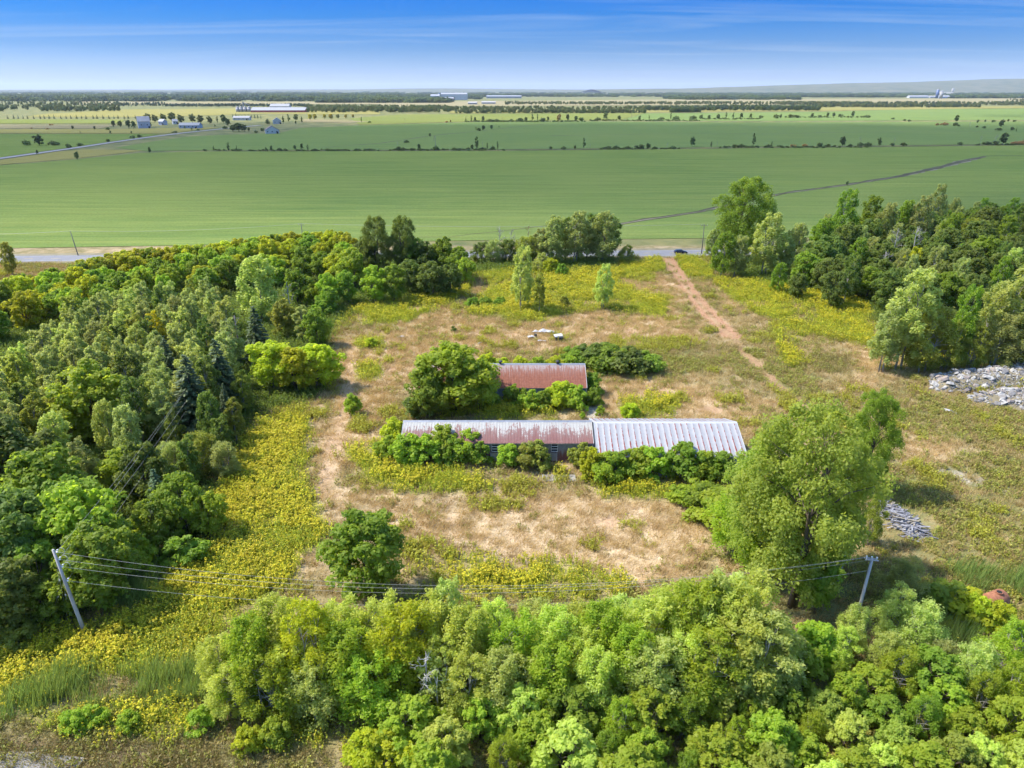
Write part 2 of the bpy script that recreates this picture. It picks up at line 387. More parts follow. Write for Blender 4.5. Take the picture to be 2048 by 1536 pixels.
s.bsdf(c, 0.95, 0, 0.1, s.bump(n_fine, 0.6, 0.25)); MATS['ground'] = s.m

def field_mat(name, a, b, c2, rows=0.0, big=0.006):
    s = NT(name)
    rotv = (0, 0, 0.045)
    st = s.noise(1.0, 5, 0.6, s.pos((0.012, 0.16, 1), rotv)); st2 = s.noise(1.0, 3, 0.6, s.pos((0.08, 0.7, 1), rotv))
    bg = s.noise(big, 3, 0.5, s.pos())
    m = s.math('ADD', s.math('MULTIPLY', st, 0.62), s.math('MULTIPLY', st2, 0.38))
    c = s.ramp(m, [(0.32, a), (0.5, b), (0.7, c2)])
    c = s.mix(s.ramp(bg, [(0.4, 0), (0.75, 0.5)]), c, c2)
    fn = s.noise(1.1, 3, 0.7, s.pos())
    c = s.mix(0.5, c, s.mix(1.0, c, s.ramp(fn, [(0.3, 0.6), (0.7, 1.35)]), 'MULTIPLY'))
    rw = s.noise(1.0, 3, 0.7, s.pos((0.015, 0.9, 1), rotv)); c = s.mix(0.45, c, s.mix(1.0, c, s.ramp(rw, [(0.3, 0.62), (0.7, 1.3)]), 'MULTIPLY'))
    s.bsdf(c, 1.0, 0, 0.0, s.bump(s.math('ADD', st2, s.math('MULTIPLY', fn, 0.7)), 0.7, 0.5)); MATS[name] = s.m
field_mat('soy', (0.112, 0.172, 0.050), (0.155, 0.212, 0.060), (0.225, 0.258, 0.074))
field_mat('soy_pale', (0.112, 0.172, 0.060), (0.148, 0.208, 0.070), (0.195, 0.240, 0.078))
field_mat('hay_field', (0.20, 0.185, 0.06), (0.25, 0.23, 0.08), (0.30, 0.27, 0.105), big=0.003)
field_mat('tan_field', (0.22, 0.185, 0.10), (0.27, 0.235, 0.13), (0.31, 0.265, 0.15), big=0.003)
field_mat('pasture', (0.12, 0.16, 0.045), (0.17, 0.20, 0.06), (0.23, 0.235, 0.07), big=0.003)

# ------------------------------------------------------------------ the land
GOLD = [
    [(0, 1310), (60, 1268), (180, 1258), (250, 1232), (330, 1160), (430, 1085), (440, 990), (480, 900), (520, 838), (600, 838), (612, 900),
     (600, 960), (640, 1010), (645, 1070), (590, 1110), (560, 1180), (480, 1230), (410, 1330), (300, 1335), (150, 1345), (0, 1400), (-200, 1450), (-200, 1360)],
    [(60, 1440), (200, 1422), (380, 1400), (410, 1440), (300, 1475), (80, 1470)],
    [(700, 905), (770, 890), (790, 940), (960, 950), (985, 985), (800, 978), (740, 955)],
    [(880, 802), (1000, 790), (1060, 810), (1170, 800), (1185, 818), (1000, 836), (890, 836)],
    [(1170, 960), (1420, 970), (1425, 1000), (1200, 992)],
    [(830, 1140), (900, 1110), (1130, 1142), (1250, 1165), (1240, 1200), (850, 1200)],
    [(940, 545), (1060, 528), (1230, 540), (1330, 512), (1322, 545), (1230, 562), (1270, 590), (1340, 600), (1325, 628), (1190, 612), (1060, 640), (940, 625), (960, 600), (1000, 580)],
    [(670, 625), (830, 600), (850, 580), (940, 575), (900, 602), (820, 640), (720, 652), (670, 652)],
    [(1420, 560), (1560, 570), (1700, 590), (1740, 620), (1760, 700), (1620, 662), (1560, 690), (1605, 722), (1580, 738), (1535, 640), (1500, 620)],
    [(1348, 512), (1420, 512), (1420, 556), (1372, 552)],
    [(1240, 802), (1350, 796), (1345, 836), (1240, 836)],
    [(1820, 600), (2060, 600), (2060, 720), (1820, 735)],
    [(500, 1420), (640, 1400), (640, 1480), (560, 1500)],
    [(720, 683), (760, 678), (765, 695), (725, 698)], [(720, 740), (755, 735), (752, 752), (718, 752)],
    [(1090, 950), (1120, 940), (1130, 955), (1095, 962)],
]
GOLD_STRONG = [
    [(0, 1310), (150, 1262), (330, 1175), (420, 1180), (330, 1260), (180, 1330), (0, 1385)],
    [(470, 930), (520, 842), (600, 842), (610, 900), (560, 960), (640, 1015), (640, 1050), (560, 1060), (430, 1060), (440, 1000)],
    [(700, 905), (770, 895), (800, 960), (830, 972), (760, 965)], [(940, 800), (1060, 800), (1080, 818), (960, 828)],
    [(860, 1130), (1100, 1145), (1090, 1165), (900, 1170)], [(1090, 548), (1240, 552), (1230, 575), (1090, 570)],
    [(1600, 590), (1735, 602), (1735, 625), (1620, 612)], [(840, 585), (930, 578), (910, 600), (820, 612)], [(1560, 690), (1605, 700), (1600, 730), (1575, 735)],
    [(540, 1150), (600, 1110), (640, 1130), (600, 1180), (550, 1200)], [(1200, 968), (1350, 972), (1350, 988), (1210, 985)],
]
DRY = [
    [(640, 960), (720, 962), (820, 992), (960, 992), (1170, 972), (1300, 1000), (1430, 1040), (1430, 1120), (1250, 1165), (1000, 1120), (850, 1110), (720, 1022), (660, 1062), (600, 1112), (610, 990)],
    [(620, 980), (640, 900), (670, 850), (690, 800), (670, 720), (700, 680), (830, 650), (1040, 650), (1200, 632), (1360, 640), (1400, 680), (1130, 705), (950, 705), (840, 720), (800, 770), (770, 840), (700, 900), (660, 960)],
    [(1180, 760), (1300, 745), (1420, 770), (1480, 840), (1200, 836)], [(1240, 560), (1320, 540), (1380, 600), (1340, 640), (1280, 630)],
    [(1700, 690), (1760, 680), (1790, 745), (1720, 760)], [(1800, 860), (1920, 880), (1920, 930), (1800, 920)], [(1440, 570), (1520, 580), (1530, 620), (1450, 620)],
    [(820, 610), (1000, 640), (960, 660), (760, 660)],
]
WEED = [
    [(1780, 930), (2300, 880), (2300, 1200), (1900, 1180), (1760, 1080), (1740, 1000)], [(1440, 690), (1560, 690), (1640, 740), (1700, 820), (1560, 790), (1470, 740)],
    [(0, 1400), (400, 1345), (440, 1250), (700, 1200), (1300, 1200), (1760, 1100), (2300, 1180), (2300, 1600), (300, 1600), (420, 1450), (0, 1460)],
    [(1180, 690), (1460, 690), (1440, 760), (1200, 750)], [(1760, 760), (2100, 800), (2100, 900), (1800, 880)],
]
BROWN = [[(-100, 1460), (240, 1470), (520, 1480), (640, 1500), (600, 1560), (-100, 1560)]]
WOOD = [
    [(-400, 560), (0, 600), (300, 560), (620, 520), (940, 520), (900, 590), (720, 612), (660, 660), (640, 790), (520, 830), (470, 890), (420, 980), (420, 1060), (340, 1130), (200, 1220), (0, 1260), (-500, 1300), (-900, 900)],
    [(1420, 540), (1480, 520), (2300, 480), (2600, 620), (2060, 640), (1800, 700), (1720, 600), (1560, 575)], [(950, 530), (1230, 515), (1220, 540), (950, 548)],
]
def ribbon_sd(px, py, pts, w):
    d = np.full(np.shape(px), 1e9)
    for (x0, y0), (x1, y1) in zip(pts[:-1], pts[1:]):
        dx, dy = x1 - x0, y1 - y0
        t = np.clip(((px - x0) * dx + (py - y0) * dy) / (dx * dx + dy * dy), 0, 1)
        d = np.minimum(d, np.hypot(px - x0 - t * dx, py - y0 - t * dy))
    return w - d
def soft(sd, w, nz): return np.clip(0.5 + (sd / w) + (nz - 0.5) * 1.7, 0, 1)
TRACK = [G(1332, 512), G(1352, 545), G(1392, 600), G(1432, 642), G(1462, 672)]
TRACK2 = [G(1462, 672), G(1510, 730), G(1590, 800), G(1660, 850)]
LANE = [G(700, 690), G(690, 800), G(660, 900), G(650, 985)]
def zones(x, y):
    px, py = PIX(x, y)
    n1 = fbm(x, y, 9.0, 3); n2 = fbm(x, y, 3.0, 8); nz = 0.55 * n1 + 0.45 * n2
    sz = np.maximum((py - 178) / 22.0, 6)                    # edge softness follows the scale on the ground
    z = {}
    def u(polys, k=1.0, seed=0): 
        m = np.zeros(x.shape)
        for p in polys: m = np.maximum(m, soft(poly_sd(px, py, p), sz * k, nz))
        return m
    z['dry'] = np.clip(u(DRY, 1.2) * (0.55 + 0.9 * fbm(x, y, 5, 21)) + (n1 > 0.62) * 0.4, 0, 1)
    patchy = np.clip((fbm(x, y, 8, 141) * 0.6 + fbm(x, y, 2.5, 143) * 0.4 - 0.36) * 6, 0.12, 1)
    z['strong'] = u(GOLD_STRONG, 0.9)
    z['gold'] = np.maximum(u(GOLD[:3] + GOLD[12:13], 0.8) * np.clip(patchy + 0.45, 0, 1), u(GOLD[3:12] + GOLD[13:], 0.8) * np.clip(patchy * 0.9 + z['strong'] * 0.4, 0, 1))
    z['weed'] = u(WEED, 1.2) * np.clip(0.4 + 1.2 * (fbm(x, y, 7, 33) - 0.25), 0, 1)
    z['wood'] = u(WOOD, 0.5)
    z['brown'] = u(BROWN, 0.8)
    sdt = ribbon_sd(x, y, TRACK, 0.0); d = np.clip(0.5 + (2.3 + sdt) / 1.0 + (n2 - 0.5) * 1.5, 0, 1) * (1 - 0.55 * np.clip(1.3 - np.abs(sdt) / 0.6, 0, 1)) * np.clip(0.80 + 0.5 * fbm(x, y, 5, 171), 0, 1)
    d = np.maximum(d, 0.7 * np.clip(0.5 + ribbon_sd(x, y, TRACK2, 1.0) / 1.2 + (n2 - 0.5) * 2.6, 0, 1)); d = np.maximum(d, 0.45 * np.clip(0.5 + ribbon_sd(x, y, LANE, 1.0) / 1.2 + (n2 - 0.5) * 2.6, 0, 1))
    d = np.maximum(d, np.clip((fbm(x, y, 4, 55) - 0.66) * 8, 0, 1) * z['dry'] * 0.6)
    z['dirt'] = d * (1 - z['wood'])
    st = soft(poly_sd(px, py, [(1820, 925), (2100, 930), (2100, 990), (1900, 970)]), 30, nz) * np.clip((fbm(x, y, 2.4, 77) - 0.56) * 9, 0, 1) * 0.8
    st = np.maximum(st, soft(poly_sd(px, py, [(1175, 815), (1205, 812), (1200, 836), (1175, 836)]), 8, nz))
    z['stone'] = st
    z['far'] = np.clip((y - 258) / 6, 0, 1)
    z['far'] = np.maximum(z['far'], np.clip((np.abs(x) - 210) / 60, 0, 1) * (y > 120))
    return z
def axis(a, b, step, far_a, far_b):
    core = list(np.arange(a, b + 1e-6, step)); lo = []; hi = []
    st = step; v = a
    while v > far_a: st *= 1.35; v -= st; lo.append(max(v, far_a))
    st = step; v = b
    while v < far_b: st *= 1.35; v += st; hi.append(min(v, far_b))
    return np.array(lo[::-1] + core + hi)
gx = axis(-190, 190, 0.9, -46000, 46000); gy = axis(30, 262, 0.9, -400, 46000)
GX, GY = np.meshgrid(gx, gy); fx = GX.ravel(); fy = GY.ravel()
zs = zones(fx, fy)
near = (np.clip((255 - fy) / 25, 0, 1)) * np.clip((190 - np.abs(fx)) / 20, 0, 1) * (fy > 31)
gz = near * ((fbm(fx, fy, 6, 5) - 0.5) * 0.45 + (fbm(fx, fy, 1.6, 6) - 0.5) * 0.22)
nxg, nyg = len(gx), len(gy)
ii = (np.arange(nyg - 1)[:, None] * nxg + np.arange(nxg - 1)[None, :]).ravel()
gfaces = np.stack([ii, ii + 1, ii + 1 + nxg, ii + nxg], 1)
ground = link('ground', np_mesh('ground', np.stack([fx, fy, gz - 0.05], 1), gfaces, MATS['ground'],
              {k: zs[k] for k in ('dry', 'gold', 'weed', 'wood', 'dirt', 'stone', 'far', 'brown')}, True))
tag(ground, kind='structure')

def sheet(name, pix, mat, z, kind='structure', label=None, cat=None, xy=False):
    pts = pix if xy else [G(*p) for p in pix]
    me = bpy.data.meshes.new(name); me.from_pydata([(p[0], p[1], z) for p in pts], [], [tuple(range(len(pts)))])
    me.materials.append(MATS[mat]); me.update()
    o = link(name, me); tag(o, label, cat, kind=kind)
    if me.polygons[0].normal.z < 0: me.flip_normals()
    return o
# road geometry: runs nearly across the view
def road_y(x): return 247.3 + (x - 50) * 0.042
RX = np.array([-5200, -1500, -600, -300, -160, -60, 0, 50, 100, 200, 400, 900, 2500, 6000], float)
def strip(name, x, off0, off1, z, mat, kind='structure', parent=None):
    y0 = road_y(x) + off0; y1 = road_y(x) + off1; n = len(x)
    v = np.concatenate([np.stack([x, y0, np.full(n, z)], 1), np.stack([x, y1, np.full(n, z)], 1)])
    f = np.array([(i, i + 1, n + i + 1, n + i) for i in range(n - 1)])
    o = link(name, np_mesh(name, v, f, MATS[mat]), parent); 
    if parent is None: tag(o, kind=kind)
    return o
strip('road_verge', RX, -6.5, 8.5, 0.06, 'shoulder')
road = strip('road', RX, -4.6, 4.6, 0.20, 'asphalt')
sd = MB(); 
for i in range(len(RX) - 1):                      # the road bed's sloping sides
    for s0, s1 in ((-4.6, -6.0), (4.6, 6.0)):
        a = (RX[i], road_y(RX[i]) + s0, 0.20); b = (RX[i + 1], road_y(RX[i + 1]) + s0, 0.20)
        c = (RX[i + 1], road_y(RX[i + 1]) + s1, 0.0); d = (RX[i], road_y(RX[i]) + s1, 0.0)
        sd.quad(a, b, c, d)
sd.build('road_shoulder', MATS['shoulder'], road)
strip('edge_line', RX, -3.65, -3.5, 0.206, 'line_white', parent=road); strip('edge_line', RX, 3.5, 3.65, 0.206, 'line_white', parent=road)
cl = MB()
for k in range(-40, 40):
    x0 = k * 9.0; cl.quad(*[(xx, road_y(xx) + o_, 0.206) for xx, o_ in ((x0, -0.08), (x0 + 3, -0.08), (x0 + 3, 0.08), (x0, 0.08))])
tag(cl.build('centre_dashes', MATS['line_yellow'], road), kind='stuff')

# fields beyond the road, each a sheet of its own
sheet('soybean_field', [(-2200, 492), (0, 497), (1024, 480), (2048, 472), (4200, 455), (4200, 285), (2048, 291), (1000, 302), (420, 303), (280, 306), (150, 319), (0, 331), (-1500, 420)], 'soy', 0.10)
sheet('soybean_field', [(290, 302), (430, 301), (1000, 299), (2048, 288), (4200, 280), (4200, 243), (2048, 243), (1500, 245), (1180, 243), (960, 244), (720, 251), (600, 256), (560, 266), (450, 270), (380, 273), (300, 284), (230, 296)], 'soy_pale', 0.16)
sheet('soybean_field', [(1240, 241), (1500, 242.5), (2048, 240), (3600, 240), (3600, 217), (2048, 217), (1800, 219), (1640, 224), (1290, 227)], 'soy_pale', 0.22)
sheet('soybean_field', [(-900, 330), (0, 315), (150, 294), (300, 272), (320, 268), (0, 268), (-900, 270)], 'soy', 0.2)
sheet('rough_grass', [(-900, 345), (0, 321), (110, 304), (170, 299), (290, 301), (150, 317.5), (0, 329.5), (-900, 380)], 'hay_field', 0.14)
sheet('hay_field', [(-900, 268), (0, 267), (330, 267.5), (440, 255), (230, 258), (0, 259), (-900, 260)], 'hay_field', 0.26)
sheet('stubble_field', [(-900, 257.5), (0, 257.5), (200, 257), (240, 250), (0, 249.5), (-900, 249)], 'tan_field', 0.30)
sheet('hay_field', [(-900, 247.5), (0, 247.5), (240, 247), (250, 239.5), (0, 239), (-900, 239)], 'pasture', 0.34)
sheet('hay_field', [(50, 234), (300, 234.5), (520, 228), (760, 229), (760, 219), (480, 217), (250, 219), (80, 229)], 'hay_field', 0.4)
sheet('hay_field', [(610, 238), (740, 243), (700, 246), (600, 244)], 'tan_field', 0.3)
sheet('hay_field', [(720, 250), (960, 242.5), (1240, 240), (1290, 226), (800, 229), (700, 237)], 'pasture', 0.28)
sheet('hay_field', [(900, 227), (1290, 225), (1640, 222), (2060, 216), (2600, 216), (2600, 211), (1700, 214), (900, 222)], 'hay_field', 0.5)
sheet('hay_field', [(150, 209), (760, 209), (760, 203.5), (150, 203.5)], 'tan_field', 0.8)
sheet('stubble_field', [(900, 213), (1300, 211), (2048, 207), (2600, 207), (2600, 196.5), (2020, 197), (1330, 199), (900, 203)], 'tan_field', 0.8)
sheet('stubble_field', [(760, 213), (900, 213), (900, 204), (800, 201), (760, 204)], 'tan_field', 0.7)

def wind(pts, width, amp, step=9.0, seed=1):
    r = random.Random(seed); out = []; ws = []
    for i in range(len(pts) - 1):
        a, b = Vector(pts[i][:2]), Vector(pts[i + 1][:2]); n = max(2, int((b - a).length / step))
        for k in range(n):
            t = k / n; p = a.lerp(b, t); d = (b - a).normalized(); o = r.gauss(0, amp)
            out.append((p.x - d.y * o, p.y + d.x * o))
            w0 = width[i] if hasattr(width, '__len__') else width; w1 = width[i + 1] if hasattr(width, '__len__') else width
            ws.append((w0 + (w1 - w0) * t) * r.uniform(0.55, 1.4))
    return out, ws
def ribbon(name, pts, width, z, mat, kind='structure', label=None, cat=None):
    pts = [Vector((p[0], p[1], 0)) for p in pts]; L = []; R_ = []
    for i, p in enumerate(pts):
        d = (pts[min(i + 1, len(pts) - 1)] - pts[max(i - 1, 0)]).normalized(); n = Vector((-d.y, d.x, 0))
        w = width[i] if hasattr(width, '__len__') else width
        L.append((p.x + n.x * w / 2, p.y + n.y * w / 2, z)); R_.append((p.x - n.x * w / 2, p.y - n.y * w / 2, z))
    k = len(pts)
    me = np_mesh(name, L + R_, [(i, k + i, k + i + 1, i + 1) for i in range(k - 1)], MATS[mat])
    return tag(link(name, me), label, cat, kind=kind)
ribbon('gravel_road', [G(-500, 385), G(-120, 334), G(0, 317.5), G(75, 307), G(150, 296.5), G(225, 285), G(300, 274.5), G(370, 266), G(440, 258.5), G(520, 251)], 9.0, 0.36, 'gravel_road')
DP = [G(1225, 452), G(1290, 440), G(1400, 424), G(1560, 388), G(1680, 372), G(1800, 353), G(1880, 335), G(1930, 322), G(1975, 313)]
ribbon('dirt_ditch', *wind(DP, [1.4, 2.4, 2.4, 1.6, 1.6, 4.0, 7, 8, 5], 0.35, 7, 1), 0.14, 'shoulder')
ribbon('ditch_edge', *wind([(p[0], p[1] + 2.0) for p in DP] + [G(2060, 311)], [1.3, 1.6, 1.6, 1.6, 1.8, 2.6, 3.5, 3.5, 3, 2], 0.5, 8, 2), 0.17, 'ditch_dark')
ribbon('ditch_edge', *wind([(p[0], p[1] - 1.6) for p in DP], [0.8, 1.0, 1.0, 0.8, 0.8, 1.6, 2.2, 2.2, 1], 0.4, 8, 3), 0.165, 'ditch_dark')
ribbon('field_ditch', *wind([G(650, 295), G(760, 287), G(860, 272), G(960, 262), G(1100, 247)], 3.0, 1.0, 20, 4), 0.2, 'ditch_dark')
ribbon('field_ditch', *wind([G(1100, 271.5), G(1348, 268), G(1550, 268), G(1700, 264.5), G(2060, 263)], 3.0, 1.2, 24, 5), 0.2, 'ditch_dark')
ribbon('field_ditch', *wind([G(430, 302.6), G(1000, 300.6), G(1500, 296.5), G(2060, 289.6)], 2.6, 0.8, 16, 6), 0.24, 'ditch_dark')
ribbon('field_ditch', *wind([G(630, 478), G(900, 474), G(1100, 451), G(1224, 447)], 0.8, 0.3, 8, 7), 0.13, 'ditch_dark')
ribbon('gravel_lane', [G(-60, 1534), G(10, 1531), G(70, 1536), G(150, 1545)], 2.6, 0.18, 'gravel_road')

# low hills on the horizon
def hills(name, pix, dist, mat, depth=2500):
    top = []
    for px, py in pix:
        u = (px - 1024) / FPX; v = (768 - py) / FPX
        t = dist / (CP + v * SP); top.append((u * t, dist, CAM_H + (-SP + v * CP) * t))
    n = len(top); v = []
    for k in range(7):
        a = k / 6.0; e = math.sin(a * math.pi / 2)
        for x, y, z in top: v.append((x, y - depth * (1 - a), max(z, 3) * e))
    for x, y, z in top: v.append((x, y + depth, 0))
    f = [(k * n + i, k * n + i + 1, (k + 1) * n + i + 1, (k + 1) * n + i) for k in range(7) for i in range(n - 1)]
    return tag(link(name, np_mesh(name, v, np.array(f), MATS[mat], smooth=True)), kind='structure')
s = NT('hill'); nz = s.noise(0.004, 5, 0.6, s.pos((1, 1, 2.5)))
s.bsdf(s.ramp(nz, [(0.35, (0.075, 0.095, 0.05)), (0.65, (0.15, 0.14, 0.08))]), 0.95, 0, 0.05); MATS['hill'] = s.m
xs = np.linspace(1180, 3200, 60)
prof = np.interp(xs, [1180, 1380, 1500, 1600, 1700, 1800, 1900, 1980, 2048, 2400, 3200], [179, 176.5, 172.5, 169, 166, 164.5, 161, 158.2, 157.2, 160, 172]) + (fbm(xs, xs * 0, 60, 4) - 0.5) * 1.5
hills('hills', list(zip(xs, prof)), 15500, 'hill')
xs = np.linspace(-1200, 1500, 90)
prof = np.interp(xs, [-1200, 0, 500, 720, 850, 1000, 1150, 1500], [179.6, 179.6, 179.0, 178.4, 176.6, 177.6, 179, 179.4]) + (fbm(xs, xs * 0, 50, 9) - 0.5) * 0.9
hills('hills', list(zip(xs, prof)), 21000, 'hill', 4000)

# the air: one even haze round the whole place, clouds stay above it
hz = MB().box(-47000, 47000, -500, 47000, -3, 420).build('haze', None)
hm = bpy.data.materials.new('haze'); hm.use_nodes = True; hm.node_tree.nodes.clear()
ho = hm.node_tree.nodes.new('ShaderNodeOutputMaterial'); hv = hm.node_tree.nodes.new('ShaderNodeVolumePrincipled')
hv.inputs['Color'].default_value = (0.78, 0.87, 1.0, 1); hv.inputs['Density'].default_value = 0.000026; hv.inputs['Anisotropy'].default_value = 0.1
hm.node_tree.links.new(hv.outputs[0], ho.inputs['Volume']); hz.data.materials.append(hm)
tag(hz, kind='stuff')
# fair-weather clouds overhead, above the haze: they shade the soybean fields beyond the road
s = NT('cloud')
ed = s.attr('edge'); cn = s.noise(0.006, 4, 0.55, s.pos())
dens = s.math('MULTIPLY', s.ramp(s.math('ADD', ed, s.math('MULTIPLY', s.math('SUBTRACT', cn, 0.5), 0.9)), [(0.0, 0), (0.38, 1)]), 0.45)
tb = s.n('ShaderNodeBsdfTransparent'); db = s.n('ShaderNodeBsdfDiffuse'); db.inputs[0].default_value = (0.9, 0.9, 0.9, 1)
mx = s.n('ShaderNodeMixShader'); s.l(dens, mx.inputs[0]); s.l(tb.outputs[0], mx.inputs[1]); s.l(db.outputs[0], mx.inputs[2]); s.l(mx.outputs[0], s.out.inputs[0]); MATS['cloud'] = s.m
def cloud(gx_, gy_, rx_, ry_, rz_, seed, alt=900.0):
    n_r, n_a = 14, 48; V = []; E = []
    for side in (1, -1):
        for i in range(n_r + 1):
            r = i / n_r
            for k in range(n_a):
                a = 6.28318 * k / n_a; wob = 0.8 + 0.4 * float(fbm(np.array([math.cos(a) * 3 + seed]), np.array([math.sin(a) * 3]), 1.4, seed)[0])
                x, y = rx_ * r * wob * math.cos(a), ry_ * r * wob * math.sin(a)
                bump = 0.6 + 0.8 * float(fbm(np.array([x + seed * 50]), np.array([y]), 120, seed)[0])
                V.append((x, y, (90 * bump if side > 0 else -22) * math.sqrt(max(0, 1 - r * r)))); E.append(1 - r)
    F = []
    for sI in range(2):
        o = sI * (n_r + 1) * n_a
        for i in range(n_r):
            for k in range(n_a):
                q = (o + i * n_a + k, o + i * n_a + (k + 1) % n_a, o + (i + 1) * n_a + (k + 1) % n_a, o + (i + 1) * n_a + k); F.append(q if sI else q[::-1])
    off = SUN_DIR * (alt / SUN_DIR.z)
    return tag(link('cloud', np_mesh('cloud', V, F, MATS['cloud'], {'edge': E}, True), None, (gx_ + off.x, gy_ + off.y, alt), (0, 0, rz_)), kind='structure')
cloud(250, 850, 1700, 600, -0.05, 3); cloud(560, 330, 520, 110, -0.08, 7); cloud(1900, 1700, 900, 330, 0.05, 11)

# ------------------------------------------------------------------ foliage builders
def units(rng, n):
    d = rng.normal(size=(n, 3)); return d / (np.linalg.norm(d, axis=1, keepdims=True) + 1e-9)
def norm(v): return v / (np.linalg.norm(v, axis=1, keepdims=True) + 1e-9)
def cards(rng, p, nrm, tan, L, W, fold=0.18):
    b = norm(np.cross(nrm, tan)); tan = np.cross(b, nrm)
    L = L[:, None]; W = W[:, None]
    v = np.stack([p - tan * L * 0.5, p + b * W * 0.5 - nrm * W * fold, p + tan * L * 0.5 - nrm * L * 0.12, p - b * W * 0.5 - nrm * W * fold], 1)
    return v.reshape(-1, 3)
def crown_cards(rng, lobes, n, L, asp=1.5, outward=0.75, up=0.35, rnd=0.55, align=(0, 0, 0), shell=(0.72, 1.06), inner=0.12):
    lobes = np.asarray(lobes, float)
    w = (lobes[:, 3] * lobes[:, 5]) ** 0.95; w /= w.sum()
    k = rng.choice(len(lobes), n, p=w)
    d = units(rng, n); low = d[:, 2] < -0.35
    d[low & (rng.random(n) < 0.6), 2] *= -1
    r = rng.uniform(shell[0], shell[1], n); ins = rng.random(n) < inner; r[ins] *= rng.uniform(0.2, 0.8, ins.sum())
    p = lobes[k, :3] + d * lobes[k, 3:6] * r[:, None]
    nn = norm(d * outward + np.array([0, 0, up]) + units(rng, n) * rnd)
    t = units(rng, n) + np.asarray(align) 
    ln = L * rng.uniform(0.6, 1.3, n)
    v = cards(rng, p, nn, norm(t), ln, ln / asp)
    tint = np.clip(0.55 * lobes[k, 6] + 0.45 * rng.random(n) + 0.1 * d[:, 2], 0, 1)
    return v, np.repeat(tint, 4)
def lobes_of(rng, H, R, z0, env, n, size=0.42, sub=6, subr=0.5, zs=1.0, lean=(0, 0)):
    main = []; out = []
    for i in range(n):
        t = (i + rng.random()) / n
        e = env(t) * R; a = i * 2.399 + rng.uniform(-0.5, 0.5); rr = e * rng.uniform(0.35, 0.78)
        z = z0 + (H - z0) * (0.06 + 0.86 * t)
        s = size * (0.45 * R + 0.55 * e) * rng.uniform(0.8, 1.25)
        c = np.array([rr * math.cos(a) + lean[0] * t * H, rr * math.sin(a) + lean[1] * t * H, z])
        main.append((c, s)); tn = rng.random()
        for j in range(sub):
            d = units(rng, 1)[0]; d[2] = abs(d[2]) * 0.9 - 0.15
            q = c + d * s * 0.72 * np.array([1, 1, zs]); sr = s * subr * rng.uniform(0.75, 1.25)
            out.append((*q, sr, sr, sr * zs, np.clip(0.6 * tn + 0.4 * rng.random(), 0, 1)))
    return main, out
def trunk_mesh(name, rng, H, r, main, mat, lean=(0, 0), stems=1, limbs=9, base_spread=0.3):
    mb = MB()
    ms = sorted(main, key=lambda m: -m[0][2])
    for sI in range(stems):
        a = rng.uniform(0, 6.28); sp = base_spread * (stems > 1)
        bx, by = math.cos(a) * sp, math.sin(a) * sp
        tx, ty = bx * 3.2 + lean[0] * H * 0.8, by * 3.2 + lean[1] * H * 0.8
        path = [(bx + (tx - bx) * t ** 1.3 + rng.normal() * 0.06 * H * 0.1, by + (ty - by) * t ** 1.3 + rng.normal() * 0.06 * H * 0.1, -0.3 + (H * 0.86 + 0.3) * t) for t in np.linspace(0, 1, 6)]
        rr = r / math.sqrt(stems)
        mb.tube(path, [rr * 1.25, rr, rr * 0.82, rr * 0.6, rr * 0.38, rr * 0.12], 6)
        for c, s in ms[sI::stems][:limbs]:
            t = max(0.15, min(0.85, (c[2] - s * 1.1) / H)); k = t * 5; i0 = min(int(k), 4)
            p0 = Vector(path[i0]).lerp(Vector(path[i0 + 1]), k - i0); p1 = Vector(c)
            mid = p0.lerp(p1, 0.5) + Vector((0, 0, 0.12 * (p1 - p0).length))
            r0 = rr * (1 - t) * 0.6 + 0.02
            mb.tube([p0, mid, p1], [r0, r0 * 0.6, r0 * 0.22], 5, cap=False)
    return mb.mesh(name, MATS[mat], True)

PROTO = {}     # kind -> list of (trunk mesh, crown mesh, H, R, crown part name)
def broad(kind, seeds, H, R, z0, env, nl, n, L, asp=1.5, size=0.42, sub=6, subr=0.5, zs=1.0, lean=(0, 0), align=(0, 0, 0), bark_='bark',
          tr=0.2, stems=1, outward=0.75, up=0.35, rnd=0.55, shell=(0.72, 1.06), limbs=9, inner=0.12, spread=0.3):
    PROTO[kind] = []
    for sd_ in seeds:
        rng = np.random.default_rng(sd_)
        main, sub_l = lobes_of(rng, H, R, z0, env, nl, size, sub, subr, zs, lean)
        v, t = crown_cards(rng, sub_l, n, L, asp, outward, up, rnd, align, shell, inner)
        f = np.arange(len(v)).reshape(-1, 4)
        cm = np_mesh(kind + '_crown', v, f, MATS['green'], {'tint': t})
        tm = trunk_mesh(kind + '_trunk', rng, H, tr, main, bark_, lean, stems, limbs, spread)
        PROTO[kind].append((tm, cm, H, R, 'crown'))
dome = lambda t: math.sqrt(max(0.02, 1 - (max(0, t - 0.35) / 0.68) ** 2)) * (0.62 + 0.38 * min(1, t / 0.35))
tall = lambda t: (0.55 + 0.45 * min(1, t / 0.3)) * (1 - 0.62 * max(0, (t - 0.3) / 0.7) ** 1.4)
spire = lambda t: (0.6 + 0.4 * min(1, t / 0.25)) * (1 - 0.8 * max(0, (t - 0.25) / 0.75) ** 1.1)
bowl = lambda t: 0.95 * math.sqrt(max(0.05, 1 - (max(0, t - 0.1) / 0.93) ** 2))
broad('maple', (11, 12, 13), 9.5, 4.4, 1.2, dome, 26, 9000, 0.42, 1.35, size=0.36, sub=7, subr=0.46, tr=0.22)
broad('boxelder', (21, 22, 23), 9.0, 4.2, 1.0, dome, 22, 7000, 0.46, 1.5, size=0.38, sub=6, subr=0.44, tr=0.2, stems=2)
